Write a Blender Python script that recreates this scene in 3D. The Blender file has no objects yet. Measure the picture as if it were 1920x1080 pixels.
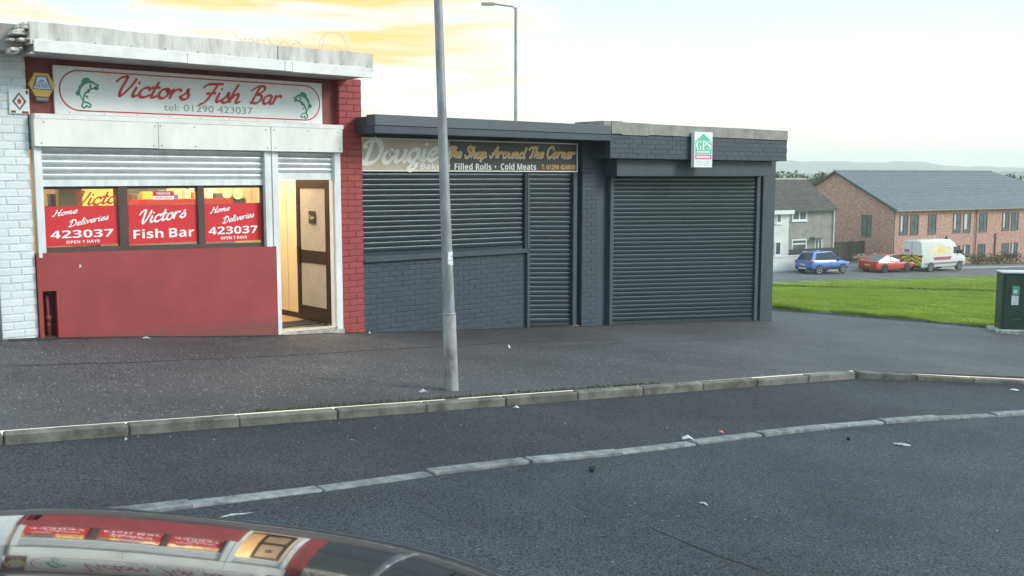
import bpy, bmesh, math, random
import numpy as np
from mathutils import Vector, Matrix
from mathutils.geometry import delaunay_2d_cdt
random.seed(7)
rng = np.random.default_rng(7)
SC = bpy.context.scene
COL = SC.collection
R = math.radians

# ------------------------------------------------------------------ camera
FPX = 1900.0
PITCH = math.atan((540 - 330) / FPX)
EYE = np.array([0, 0, 1.65])
cam = bpy.data.cameras.new('camera')
cam.sensor_width = 36.0
cam.lens = 36.0 * FPX / 1920.0
cam.clip_start = 0.02
cam.clip_end = 20000
camo = bpy.data.objects.new('camera', cam)
COL.objects.link(camo)
camo.location = (0, 0, 1.65)
camo.rotation_euler = (R(90) - PITCH, 0, 0)
SC.camera = camo

# ------------------------------------------------------------------ sky, sun, exposure
SUN_AZ = R(97)       # clockwise from +Y
SUN_EL = R(31)
wd = bpy.data.worlds.new('World')
SC.world = wd
wd.use_nodes = True
nt = wd.node_tree
nt.nodes.clear()
def wn(t, **k):
    n = nt.nodes.new(t)
    for a, b in k.items(): setattr(n, a, b)
    return n
L = nt.links.new
out = wn('ShaderNodeOutputWorld'); bg = wn('ShaderNodeBackground')
sky = wn('ShaderNodeTexSky', sky_type='NISHITA')
sky.sun_disc = False
sky.sun_elevation = SUN_EL
sky.sun_rotation = SUN_AZ
sky.air_density = 1.0; sky.dust_density = 2.2; sky.ozone_density = 1.2
tc = wn('ShaderNodeTexCoord')
mp = wn('ShaderNodeMapping'); mp.inputs['Scale'].default_value = (1.3, 1.3, 6.5)
L(tc.outputs['Generated'], mp.inputs['Vector'])
n1 = wn('ShaderNodeTexNoise'); n1.inputs['Scale'].default_value = 1.7; n1.inputs['Detail'].default_value = 7; n1.inputs['Roughness'].default_value = .58
n1.inputs['Distortion'].default_value = .35
L(mp.outputs[0], n1.inputs['Vector'])
r1 = wn('ShaderNodeValToRGB')
r1.color_ramp.elements[0].position = .22; r1.color_ramp.elements[0].color = (0, 0, 0, 1)
r1.color_ramp.elements[1].position = .52; r1.color_ramp.elements[1].color = (1, 1, 1, 1)
L(n1.outputs['Fac'], r1.inputs['Fac'])
# evening glow: warm lit cloud bands low in the west, cream haze near the horizon, pale cyan above
sep = wn('ShaderNodeSeparateXYZ'); L(tc.outputs['Generated'], sep.inputs[0])
def wmath(op, a, b=None, clamp=False):
    n = wn('ShaderNodeMath', operation=op); n.use_clamp = clamp
    for i, v in enumerate((a, b)):
        if v is None: continue
        if isinstance(v, (int, float)): n.inputs[i].default_value = v
        else: L(v, n.inputs[i])
    return n.outputs[0]
def wramp(src, p0, p1, c0=(0, 0, 0, 1), c1=(1, 1, 1, 1)):
    r = wn('ShaderNodeValToRGB'); r.color_ramp.elements[0].position = p0; r.color_ramp.elements[0].color = c0
    r.color_ramp.elements[1].position = p1; r.color_ramp.elements[1].color = c1; L(src, r.inputs['Fac']); return r.outputs[0]
mp2 = wn('ShaderNodeMapping'); mp2.inputs['Scale'].default_value = (2.6, 2.6, 24.0); mp2.inputs['Location'].default_value = (3.1, 1.25, 0.35)
L(tc.outputs['Generated'], mp2.inputs['Vector'])
n2 = wn('ShaderNodeTexNoise'); n2.inputs['Scale'].default_value = 1.5; n2.inputs['Detail'].default_value = 5; n2.inputs['Roughness'].default_value = .55
L(mp2.outputs[0], n2.inputs['Vector'])
dotn = wn('ShaderNodeVectorMath', operation='DOT_PRODUCT'); L(tc.outputs['Generated'], dotn.inputs[0])
gl_az = R(-15); dotn.inputs[1].default_value = (math.sin(gl_az) * .987, math.cos(gl_az) * .987, .16)
lobe = wramp(dotn.outputs['Value'], .95, .99)
warm = wmath('MULTIPLY', wramp(n2.outputs['Fac'], .42, .57), lobe)
elev = wramp(sep.outputs[2], .05, .17)
mixe = wn('ShaderNodeMixRGB'); mixe.inputs[1].default_value = (8.3, 8.0, 6.5, 1); mixe.inputs[2].default_value = (5.0, 6.9, 7.7, 1); L(elev, mixe.inputs[0])
mixc = wn('ShaderNodeMixRGB'); mixc.inputs[2].default_value = (9.0, 4.9, 1.1, 1)
L(mixe.outputs[0], mixc.inputs[1]); L(warm, mixc.inputs[0])
mixs = wn('ShaderNodeMixRGB')
m3 = wn('ShaderNodeMath', operation='MULTIPLY_ADD'); m3.inputs[1].default_value = .28; m3.inputs[2].default_value = .70
L(r1.outputs[0], m3.inputs[0]); L(m3.outputs[0], mixs.inputs[0])
L(sky.outputs[0], mixs.inputs[1]); L(mixc.outputs[0], mixs.inputs[2])
L(mixs.outputs[0], bg.inputs['Color'])
bg.inputs['Strength'].default_value = 0.10
L(bg.outputs[0], out.inputs['Surface'])

sun = bpy.data.lights.new('sun', 'SUN')
sun.energy = 1.8
sun.angle = R(20)
sun.color = (1.0, .95, .87)
suno = bpy.data.objects.new('sun', sun)
COL.objects.link(suno)
sd = Vector((math.sin(SUN_AZ) * math.cos(SUN_EL), math.cos(SUN_AZ) * math.cos(SUN_EL), math.sin(SUN_EL)))
suno.rotation_euler = sd.to_track_quat('Z', 'Y').to_euler()
suno.location = (20, 0, 30)
SC.view_settings.view_transform = 'Standard'
SC.view_settings.look = 'None'
SC.view_settings.exposure = 0.78
SC.view_settings.gamma = 1.0
SC.render.engine = 'CYCLES'
SC.cycles.use_denoising = True
SC.cycles.max_bounces = 8
SC.cycles.volume_bounces = 2
SC.cycles.transparent_max_bounces = 12

# ------------------------------------------------------------------ survey helpers (photo pixel -> point on a real plane)
cp, sp = math.cos(PITCH), math.sin(PITCH)
def ray(x, y):
    a = (x - 960) / FPX; b = (540 - y) / FPX
    return np.array([a, cp + b * sp, -sp + b * cp])
FD = np.array([.745789, .666182, 0])           # along the shop fronts
FN = np.array([.666182, -.745789, 0])          # out of the shop fronts
FO = np.array([-1.702105, 14.54133, 0])
FANG = math.atan2(FD[1], FD[0])
def F(x, y, off=0.0):
    r = ray(x, y); t = ((FO + FN * off - EYE) @ FN) / (r @ FN); P = EYE + t * r
    return (P - FO) @ FD, P[2]
def at(x, y, depth):
    return EYE + depth * ray(x, y)
def fw(u, off=0.0, z=0.0):
    p = FO + FD * u + FN * off
    return np.array([p[0], p[1], z])

# ------------------------------------------------------------------ ground height: thin plate spline through surveyed spot heights
KD = ray(3820, 537); KD = KD / np.linalg.norm(KD)
KR0 = EYE + 7.73 * ray(8, 838)
def kerb_foot(t):
    return KR0 + KD * .915 * t
BASE = [(-9.0, .10), (-5.25, -.15), (-4.89, -.165), (-1.93, -.44), (-.9, -.51), (-.5, -.56), (2.57, -.80), (4.65, -.96), (9.45, -1.322)]
ctrl = []
for u, z in BASE: ctrl.append(fw(u, 0, z))
for t in range(-3, 12): ctrl.append(kerb_foot(t) + [0, 0, .1])
def plane(x, y): return -.06787 * x - .03126 * y - .257
for x, y in [(0, 0), (-4, 2), (4, 3), (-9, 4), (9, 7), (0, -8), (-10, -6), (10, -5), (16, 11), (14, 16), (10.3, 21.2), (6.93, 13.6), (-2, 5.8), (1, 7.6), (3.4, 9.9), (5.9, 11.2)]:
    ctrl.append(np.array([x, y, plane(x, y)]))
ctrl.append(np.array([5.9, 22.8, -1.42])); ctrl.append(np.array([10.5, 21.7, -1.66]))
RD = np.array([math.sin(R(60)), math.cos(R(60)), 0])     # far street
RNv = np.array([-RD[1], RD[0], 0])                        # away from the camera
BLUE = at(1534, 516, 76)
def road_pt(s, w=0.0):
    p = BLUE + RD * s + RNv * w
    return np.array([p[0], p[1], BLUE[2] - .032 * s + .01 * w])
for s in (-60, -35, -20, -8, 0, 8, 16, 28, 45): 
    for w in (-5.5, 0, 8, 22): ctrl.append(road_pt(s, w))
for s in (-8, 8, 28): ctrl.append(np.array([*(.5 * (road_pt(s, -5.5) + np.array([8 + s * .3, 22, -1.6])))[:2], .5 * (road_pt(s, -5.5)[2] - 1.6) + .05]))
ctrl.append(np.array([40, 25, -3.9])); ctrl.append(np.array([-30, 30, .6])); ctrl.append(np.array([-12, 40, -1.5]))
CP = np.array(ctrl)
def U(r2):
    return np.where(r2 > 1e-9, .5 * r2 * np.log(np.maximum(r2, 1e-9)), 0)
nC = len(CP)
Km = U(((CP[:, None, :2] - CP[None, :, :2]) ** 2).sum(-1)) + np.eye(nC) * .02
Pm = np.c_[np.ones(nC), CP[:, :2]]
sol = np.linalg.solve(np.block([[Km, Pm], [Pm.T, np.zeros((3, 3))]]), np.r_[CP[:, 2], 0, 0, 0])
def H(x, y):
    x = np.asarray(x, float); y = np.asarray(y, float)
    r2 = (x[..., None] - CP[:, 0]) ** 2 + (y[..., None] - CP[:, 1]) ** 2
    return U(r2) @ sol[:nC] + sol[nC] + sol[nC + 1] * x + sol[nC + 2] * y
def G(px, py, dz=0.0):
    r = ray(px, py); lo, hi = 3.0, 3.0
    ts = np.linspace(2.5, 130, 1500); P = EYE + ts[:, None] * r
    dd = P[:, 2] - H(P[:, 0], P[:, 1]) - dz
    i = int(np.argmax(dd < 0)); a, b = ts[max(i - 1, 0)], ts[i]
    for _ in range(30):
        m = .5 * (a + b); p = EYE + m * r
        if p[2] - float(H(p[0], p[1])) - dz < 0: b = m
        else: a = m
    return EYE + b * r
def on(x, y, dz=0.0): return np.array([x, y, float(H(x, y)) + dz])
def base_z(u):
    return float(np.interp(u, [b[0] for b in BASE], [b[1] for b in BASE]))

# ------------------------------------------------------------------ materials
MATS = {}
def mat(name, col, rough=.6, metal=0.0, var=.0, vscale=6.0, bump=0.0, bscale=60.0, rnd=0.0, spec=.5, emit=None, coat=0.0, col2=None, stretch=None):
    if name in MATS: return MATS[name]
    m = bpy.data.materials.new(name); m.use_nodes = True
    t = m.node_tree; b = t.nodes['Principled BSDF']
    b.inputs['Base Color'].default_value = (*col, 1)
    b.inputs['Roughness'].default_value = rough
    b.inputs['Metallic'].default_value = metal
    b.inputs['Specular IOR Level'].default_value = spec
    b.inputs['Coat Weight'].default_value = coat
    b.inputs['Coat Roughness'].default_value = .03
    tcn = t.nodes.new('ShaderNodeTexCoord')
    vec = tcn.outputs['Object']
    if stretch:
        mpn = t.nodes.new('ShaderNodeMapping'); mpn.inputs['Scale'].default_value = stretch
        t.links.new(vec, mpn.inputs['Vector']); vec = mpn.outputs[0]
    cur = None
    if var or col2:
        n = t.nodes.new('ShaderNodeTexNoise'); n.inputs['Scale'].default_value = vscale; n.inputs['Detail'].default_value = 6; n.inputs['Roughness'].default_value = .65
        if rnd:
            oi0 = t.nodes.new('ShaderNodeObjectInfo'); va = t.nodes.new('ShaderNodeVectorMath'); va.operation = 'ADD'
            t.links.new(vec, va.inputs[0]); 
            sc_ = t.nodes.new('ShaderNodeMath'); sc_.operation = 'MULTIPLY'; sc_.inputs[1].default_value = 37.0
            t.links.new(oi0.outputs['Random'], sc_.inputs[0]); t.links.new(sc_.outputs[0], va.inputs[1])
            t.links.new(va.outputs[0], n.inputs['Vector'])
        else:
            t.links.new(vec, n.inputs['Vector'])
        rp = t.nodes.new('ShaderNodeValToRGB')
        c2 = col2 if col2 else tuple(c * (1 - var) for c in col)
        c1 = col if col2 else tuple(min(1, c * (1 + var * .5)) for c in col)
        rp.color_ramp.elements[0].position = .35; rp.color_ramp.elements[0].color = (*c2, 1)
        rp.color_ramp.elements[1].position = .62; rp.color_ramp.elements[1].color = (*c1, 1)
        t.links.new(n.outputs['Fac'], rp.inputs['Fac']); cur = rp.outputs[0]
        rr = t.nodes.new('ShaderNodeMapRange'); rr.inputs['To Min'].default_value = min(1, rough + .12); rr.inputs['To Max'].default_value = max(.02, rough - .08)
        t.links.new(n.outputs['Fac'], rr.inputs['Value'])
        if rough > .12: t.links.new(rr.outputs[0], b.inputs['Roughness'])
    if rnd:
        oi = t.nodes.new('ShaderNodeObjectInfo'); mr = t.nodes.new('ShaderNodeMapRange')
        mr.inputs['To Min'].default_value = 1 - rnd; mr.inputs['To Max'].default_value = 1 + rnd * .5
        t.links.new(oi.outputs['Random'], mr.inputs['Value'])
        hs = t.nodes.new('ShaderNodeHueSaturation')
        if cur: t.links.new(cur, hs.inputs['Color'])
        else: hs.inputs['Color'].default_value = (*col, 1)
        t.links.new(mr.outputs[0], hs.inputs['Value']); cur = hs.outputs[0]
    if cur: t.links.new(cur, b.inputs['Base Color'])
    if bump:
        n2 = t.nodes.new('ShaderNodeTexNoise'); n2.inputs['Scale'].default_value = bscale; n2.inputs['Detail'].default_value = 4
        t.links.new(vec, n2.inputs['Vector'])
        bp = t.nodes.new('ShaderNodeBump'); bp.inputs['Strength'].default_value = bump; bp.inputs['Distance'].default_value = .01
        t.links.new(n2.outputs['Fac'], bp.inputs['Height']); t.links.new(bp.outputs[0], b.inputs['Normal'])
    if emit:
        b.inputs['Emission Color'].default_value = (*emit[0], 1); b.inputs['Emission Strength'].default_value = emit[1]
    MATS[name] = m
    return m

def asphalt(name, dark, light, fleck, fleck_amt, scale, tint_scale=.35, rough=.78, spec=.3, g0=.40, g1=.62):
    m = bpy.data.materials.new(name); m.use_nodes = True; t = m.node_tree; b = t.nodes['Principled BSDF']
    b.inputs['Roughness'].default_value = rough; b.inputs['Specular IOR Level'].default_value = spec
    g = t.nodes.new('ShaderNodeTexCoord')
    def noise(s, d=4, r=.6):
        n = t.nodes.new('ShaderNodeTexNoise'); n.inputs['Scale'].default_value = s; n.inputs['Detail'].default_value = d; n.inputs['Roughness'].default_value = r
        t.links.new(g.outputs['Object'], n.inputs['Vector']); return n
    def ramp(src, a, c, ca=(0, 0, 0, 1), cb=(1, 1, 1, 1)):
        r = t.nodes.new('ShaderNodeValToRGB'); r.color_ramp.elements[0].position = a; r.color_ramp.elements[0].color = ca
        r.color_ramp.elements[1].position = c; r.color_ramp.elements[1].color = cb; t.links.new(src, r.inputs['Fac']); return r
    def mix(f, a, c, mode='MIX'):
        x = t.nodes.new('ShaderNodeMixRGB'); x.blend_type = mode
        for i, s in enumerate((f, a, c)):
            if isinstance(s, (int, float)): x.inputs[i].default_value = s
            elif isinstance(s, tuple): x.inputs[i].default_value = (*s, 1)
            else: t.links.new(s, x.inputs[i])
        return x.outputs[0]
    grain = ramp(noise(scale, 2, .6).outputs['Fac'], g0, g1)
    base = mix(grain.outputs[0], dark, light)
    big = ramp(noise(tint_scale, 5, .6).outputs['Fac'], .35, .7, (.66, .64, .63, 1), (1.22, 1.23, 1.27, 1))
    base = mix(1.0, base, big.outputs[0], 'MULTIPLY')
    pat = ramp(noise(2.3, 6, .7).outputs['Fac'], .3, .75, (.82, .82, .84, 1), (1.12, 1.12, 1.1, 1))
    base = mix(1.0, base, pat.outputs[0], 'MULTIPLY')
    stn = ramp(noise(.9, 7, .72).outputs['Fac'], .60, .70, (1, 1, 1, 1), (.70, .69, .68, 1))
    base = mix(1.0, base, stn.outputs[0], 'MULTIPLY')
    stn2 = ramp(noise(3.1, 6, .7).outputs['Fac'], .30, .37, (.72, .71, .70, 1), (1, 1, 1, 1))
    base = mix(1.0, base, stn2.outputs[0], 'MULTIPLY')
    v = t.nodes.new('ShaderNodeTexVoronoi'); v.inputs['Scale'].default_value = scale * .55
    t.links.new(g.outputs['Object'], v.inputs['Vector'])
    hv = t.nodes.new('ShaderNodeSeparateColor'); t.links.new(v.outputs['Color'], hv.inputs[0])
    ff = ramp(hv.outputs[0], 1 - fleck_amt, 1 - fleck_amt * .6)
    dens = ramp(noise(.8, 3).outputs['Fac'], .38, .6)
    fm = t.nodes.new('ShaderNodeMath'); fm.operation = 'MULTIPLY'; t.links.new(ff.outputs[0], fm.inputs[0]); t.links.new(dens.outputs[0], fm.inputs[1])
    dm = ramp(v.outputs['Distance'], .22, .30, (1, 1, 1, 1), (0, 0, 0, 1))
    fm2 = t.nodes.new('ShaderNodeMath'); fm2.operation = 'MULTIPLY'; t.links.new(fm.outputs[0], fm2.inputs[0]); t.links.new(dm.outputs[0], fm2.inputs[1])
    base = mix(fm2.outputs[0], base, fleck)
    t.links.new(base, b.inputs['Base Color'])
    bp = t.nodes.new('ShaderNodeBump'); bp.inputs['Strength'].default_value = .8; bp.inputs['Distance'].default_value = .008
    nn = noise(scale * .8, 3, .7); t.links.new(nn.outputs['Fac'], bp.inputs['Height']); t.links.new(bp.outputs[0], b.inputs['Normal'])
    MATS[name] = m
    return m

def glass_mat(name, tint=(.9, .95, .95), rough=.02, alpha=.25):
    # thin pane: part clear, part mirror
    if name in MATS: return MATS[name]
    m = bpy.data.materials.new(name); m.use_nodes = True; t = m.node_tree; t.nodes.clear()
    o = t.nodes.new('ShaderNodeOutputMaterial'); tr = t.nodes.new('ShaderNodeBsdfTransparent'); tr.inputs[0].default_value = (*tint, 1)
    gl = t.nodes.new('ShaderNodeBsdfGlossy'); gl.inputs['Roughness'].default_value = rough
    fr = t.nodes.new('ShaderNodeFresnel'); fr.inputs['IOR'].default_value = 1.5
    mx = t.nodes.new('ShaderNodeMixShader'); 
    ad = t.nodes.new('ShaderNodeMath'); ad.operation = 'ADD'; ad.inputs[1].default_value = alpha; ad.use_clamp = True
    t.links.new(fr.outputs[0], ad.inputs[0]); t.links.new(ad.outputs[0], mx.inputs[0]); t.links.new(tr.outputs[0], mx.inputs[1]); t.links.new(gl.outputs[0], mx.inputs[2])
    t.links.new(mx.outputs[0], o.inputs[0]); MATS[name] = m
    return m

# ------------------------------------------------------------------ object helpers
OFF = {}
def tag(o, label=None, cat=None, group=None, kind=None):
    if label: o['label'] = label
    if cat: o['category'] = cat
    if group: o['group'] = group
    if kind: o['kind'] = kind
    return o
def empty(name, loc=(0, 0, 0), rz=0.0, off=(0, 0, 0)):
    o = bpy.data.objects.new(name, None); o.empty_display_size = .2
    o.location = loc; o.rotation_euler = (0, 0, rz); COL.objects.link(o)
    OFF[o.name] = np.array(off, float)
    return o
def link(name, me, m=None, parent=None, smooth=False):
    o = bpy.data.objects.new(name, me); COL.objects.link(o)
    if m is not None and not me.materials: me.materials.append(m)
    if parent is not None:
        o.parent = parent; OFF[o.name] = OFF.get(parent.name, np.zeros(3)) + np.array(parent.location if parent.parent else (0, 0, 0))
    if smooth:
        me.polygons.foreach_set('use_smooth', [True] * len(me.polygons))
    return o
class MB:
    def __init__(s): s.v = []; s.f = []
    def add(s, vs, fs):
        k = len(s.v); s.v += [tuple(map(float, q)) for q in vs]; s.f += [tuple(i + k for i in q) for q in fs]; return s
    def box(s, x0, x1, y0, y1, z0, z1, ch=0.0):
        if ch <= 0:
            return s.add([(x0, y0, z0), (x1, y0, z0), (x1, y1, z0), (x0, y1, z0), (x0, y0, z1), (x1, y0, z1), (x1, y1, z1), (x0, y1, z1)],
                         [(0, 3, 2, 1), (4, 5, 6, 7), (0, 1, 5, 4), (1, 2, 6, 5), (2, 3, 7, 6), (3, 0, 4, 7)])
        bm = bmesh.new(); bmesh.ops.create_cube(bm, size=1)
        for q in bm.verts:
            q.co = Vector(((x0 + x1) / 2 + q.co.x * (x1 - x0), (y0 + y1) / 2 + q.co.y * (y1 - y0), (z0 + z1) / 2 + q.co.z * (z1 - z0)))
        bmesh.ops.bevel(bm, geom=bm.edges[:], offset=min(ch, .3 * min(x1 - x0, y1 - y0, z1 - z0)), segments=1, affect='EDGES')
        bm.verts.index_update()
        s.add([q.co for q in bm.verts], [[w.index for w in fc.verts] for fc in bm.faces]); bm.free(); return s
    def prism(s, pts, y0, y1):
        """polygon in x,z (counter clockwise seen from -y) extruded from y0 (front) to y1"""
        n = len(pts)
        a = sum(pts[i][0] * pts[(i + 1) % n][1] - pts[(i + 1) % n][0] * pts[i][1] for i in range(n))
        if a < 0: pts = pts[::-1]
        vs = [(p[0], y0, p[1]) for p in pts] + [(p[0], y1, p[1]) for p in pts]
        fs = [tuple(range(n)), tuple(range(2 * n - 1, n - 1, -1))] + [((i + 1) % n, i, n + i, n + (i + 1) % n) for i in range(n)]
        return s.add(vs, fs)
    def tube(s, path, r, n=10, cap=True):
        path = [Vector(p) for p in path]; rs = r if isinstance(r, (list, tuple)) else [r] * len(path)
        base = len(s.v); up = None
        for i, p in enumerate(path):
            tdir = (path[min(i + 1, len(path) - 1)] - path[max(i - 1, 0)]).normalized()
            if up is None: up = Vector((0, 0, 1)) if abs(tdir.z) < .9 else Vector((1, 0, 0))
            a = tdir.cross(up).normalized(); b = a.cross(tdir).normalized(); up = b
            for k in range(n):
                g = 2 * math.pi * k / n; s.v.append(tuple(p + a * math.cos(g) * rs[i] + b * math.sin(g) * rs[i]))
        for i in range(len(path) - 1):
            for k in range(n):
                s.f.append((base + i * n + k, base + i * n + (k + 1) % n, base + (i + 1) * n + (k + 1) % n, base + (i + 1) * n + k))
        if cap:
            s.f.append(tuple(base + k for k in range(n))[::-1]); s.f.append(tuple(base + (len(path) - 1) * n + k for k in range(n)))
        return s
    def lathe(s, prof, axis='z', n=20, c=(0, 0, 0)):
        base = len(s.v)
        for (r, h) in prof:
            for k in range(n):
                g = 2 * math.pi * k / n; x, y = r * math.cos(g), r * math.sin(g)
                s.v.append((c[0] + x, c[1] + y, c[2] + h) if axis == 'z' else (c[0] + x, c[1] + h, c[2] + y) if axis == 'y' else (c[0] + h, c[1] + x, c[2] + y))
        for i in range(len(prof) - 1):
            for k in range(n):
                s.f.append((base + i * n + k, base + i * n + (k + 1) % n, base + (i + 1) * n + (k + 1) % n, base + (i + 1) * n + k))
        s.f.append(tuple(base + k for k in range(n))[::-1]); s.f.append(tuple(base + (len(prof) - 1) * n + k for k in range(n)))
        return s
    def mesh(s, name, off=(0, 0, 0), fix=True):
        me = bpy.data.meshes.new(name)
        me.from_pydata([(a - off[0], b - off[1], c - off[2]) for a, b, c in s.v], [], s.f)
        if fix:
            bm = bmesh.new(); bm.from_mesh(me); bmesh.ops.recalc_face_normals(bm, faces=bm.faces[:]); bm.to_mesh(me); bm.free()
        me.update(); return me
    def build(s, name, m, parent=None, smooth=False, fix=True):
        off = (0, 0, 0)
        if parent is not None:
            off = OFF.get(parent.name, np.zeros(3)) + np.array(parent.location if parent.parent else (0, 0, 0))
        o = link(name, s.mesh(name, off, fix), m, parent, smooth)
        return o
def thing(name, label, cat, loc=(0, 0, 0), rz=0.0, off=(0, 0, 0), group=None):
    return tag(empty(name, loc, rz, off), label, cat, group)
def shop_root(name, label, cat, u0, z0, group=None, y0=0.0):
    p = fw(u0, -y0, z0)
    return thing(name, label, cat, p, FANG, (u0, y0, z0), group)
def smooth_by_angle(o, ang=40):
    me = o.data
    bm = bmesh.new(); bm.from_mesh(me)
    for f in bm.faces: f.smooth = True
    for e in bm.edges:
        if len(e.link_faces) == 2 and e.calc_face_angle(0) > R(ang): e.smooth = False
    bm.to_mesh(me); bm.free()
    return o

# ------------------------------------------------------------------ lettering
def sans(s, bold=False):
    if not bold: return s
    o = ''
    for c in s:
        if 'A' <= c <= 'Z': o += chr(0x1D5D4 + ord(c) - 65)
        elif 'a' <= c <= 'z': o += chr(0x1D5EE + ord(c) - 97)
        elif c.isdigit(): o += chr(0x1D7EC + ord(c) - 48)
        else: o += c
    return o
def serif_bold(s):
    return ''.join(chr(0x1D400 + ord(c) - 65) if 'A' <= c <= 'Z' else c for c in s)
def text_mesh(s, res=3):
    c = bpy.data.curves.new('lettering', 'FONT'); c.body = s; c.resolution_u = res; c.size = 1
    o = bpy.data.objects.new('lettering', c); COL.objects.link(o)
    dg = bpy.context.evaluated_depsgraph_get(); e = o.evaluated_get(dg); me = e.to_mesh()
    v = np.array([tuple(q.co) for q in me.vertices]); f = [tuple(p.vertices) for p in me.polygons]
    e.to_mesh_clear(); bpy.data.objects.remove(o); bpy.data.curves.remove(c)
    return v, f
def put_text(s, u0, z0, w, h, y, m, parent, rot=0.0, name='lettering'):
    v, f = text_mesh(s)
    a, b = v[:, :2].min(0), v[:, :2].max(0)
    x = (v[:, 0] - a[0]) / (b[0] - a[0]) * w; z = (v[:, 1] - a[1]) / (b[1] - a[1]) * h
    c_, s_ = math.cos(rot), math.sin(rot)
    mb = MB(); mb.add([(u0 + x[i] * c_ - z[i] * s_, y, z0 + x[i] * s_ + z[i] * c_) for i in range(len(v))], [q[::1] for q in f])
    return mb.build(name, m, parent, fix=False)
BOWL = [(.42, .42), (.30, .5), (.12, .42), (.05, .2), (.12, .03), (.25, .03), (.38, .2), (.43, .48)]
GL = {
 'a': (.53, [BOWL, [(.43, .48), (.4, .15), (.46, .02), (.58, .1)]]),
 'c': (.42, [[(.38, .4), (.28, .5), (.12, .42), (.05, .2), (.12, .03), (.27, .02), (.46, .15)]]),
 'd': (.55, [BOWL, [(.55, .98), (.45, .4), (.41, .1), (.47, .02), (.59, .1)]]),
 'e': (.42, [[(.08, .2), (.25, .25), (.38, .4), (.28, .5), (.12, .4), (.06, .2), (.12, .03), (.26, .02), (.46, .15)]]),
 'g': (.55, [BOWL, [(.44, .48), (.4, .0), (.33, -.3), (.2, -.38), (.1, -.28), (.25, -.1), (.58, .12)]]),
 'h': (.5, [[(.22, .98), (.1, .5), (.04, 0)], [(.07, .2), (.2, .42), (.33, .48), (.36, .35), (.32, .1), (.38, .02), (.52, .12)]]),
 'i': (.25, [[(.12, .48), (.07, .15), (.12, .02), (.28, .12)], [(.16, .68), (.18, .75)]]),
 'l': (.26, [[(.0, .1), (.22, .6), (.28, .9), (.2, .96), (.12, .6), (.07, .15), (.14, .02), (.3, .12)]]),
 'm': (.64, [[(.02, .44), (.09, .46), (.04, 0)], [(.05, .2), (.2, .46), (.28, .45), (.27, .3), (.23, 0)], [(.25, .2), (.4, .47), (.49, .44), (.46, .2), (.46, .05), (.53, .02), (.66, .12)]]),
 'n': (.46, [[(.02, .44), (.09, .46), (.04, 0)], [(.05, .2), (.2, .46), (.3, .45), (.28, .2), (.28, .05), (.35, .02), (.48, .12)]]),
 'o': (.46, [[(.28, .5), (.12, .42), (.05, .2), (.12, .03), (.26, .02), (.38, .2), (.38, .4), (.28, .5), (.34, .36), (.5, .4)]]),
 'p': (.48, [[(.12, .5), (.08, .1), (.0, -.36)], [(.08, .3), (.22, .48), (.36, .44), (.38, .2), (.26, .02), (.1, .06)], [(.38, .16), (.52, .14)]]),
 'r': (.38, [[(.09, .5), (.05, .2), (.03, 0)], [(.05, .22), (.16, .44), (.30, .50), (.38, .43)]]),
 's': (.36, [[(.0, .1), (.2, .32), (.26, .56), (.27, .4), (.34, .2), (.3, .04), (.16, .0), (.06, .08)]]),
 't': (.3, [[(.2, .8), (.1, .2), (.14, .02), (.32, .12)], [(.0, .5), (.32, .54)]]),
 'u': (.52, [[(.1, .48), (.06, .15), (.12, .02), (.25, .08), (.38, .3), (.42, .48)], [(.42, .48), (.38, .12), (.44, .02), (.56, .12)]]),
 'v': (.46, [[(.03, .44), (.12, .48), (.14, .3), (.17, .04), (.3, .2), (.38, .48), (.5, .44)]]),
 'V': (.66, [[(0, .70), (.1, .88), (.3, 1.0), (.33, .85), (.25, .3), (.29, .02), (.42, .18), (.6, .6), (.68, .92)]]),
 'F': (.68, [[(.05, .72), (.2, .9), (.6, .95), (.85, .98)], [(.62, .95), (.5, .5), (.3, .0), (.08, -.18)], [(.26, .42), (.64, .48)]]),
 'B': (.70, [[(.02, .7), (.3, .95), (.6, .97), (.66, .8), (.5, .6), (.3, .52)], [(.4, .92), (.27, .4), (.2, .02)], [(.3, .52), (.58, .45), (.6, .2), (.42, .02), (.12, .03)]]),
 'H': (.74, [[(.0, .1), (.1, .0), (.2, .3), (.32, .97)], [(.2, .88), (.32, .97)], [(.2, .5), (.62, .55)], [(.74, 1.0), (.6, .5), (.55, .08), (.62, .0), (.76, .12)]]),
 'D': (.76, [[(.32, .92), (.22, .4), (.12, .06)], [(.0, .08), (.2, .0), (.5, .1), (.68, .45), (.6, .85), (.35, 1.0), (.1, .86), (.06, .66)]]),
 'T': (.56, [[(.0, .7), (.1, .9), (.3, .95), (.72, .98)], [(.44, .95), (.35, .4), (.28, .03), (.14, .06)]]),
 'S': (.54, [[(.52, .8), (.46, .98), (.28, .98), (.18, .8), (.3, .58), (.44, .35), (.33, .06), (.12, .02), (.0, .2)]]),
 'A': (.66, [[(.0, .12), (.12, .02), (.3, .4), (.54, 1.0)], [(.54, 1.0), (.51, .4), (.53, .05), (.66, .12)], [(.18, .38), (.62, .43)]]),
 'C': (.58, [[(.57, .78), (.5, .97), (.32, .98), (.1, .7), (.06, .3), (.2, .03), (.4, .05), (.6, .25)]]),
 "'": (.16, [[(.14, 1.02), (.06, .78)]]),
 ' ': (.3, []),
}
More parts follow.
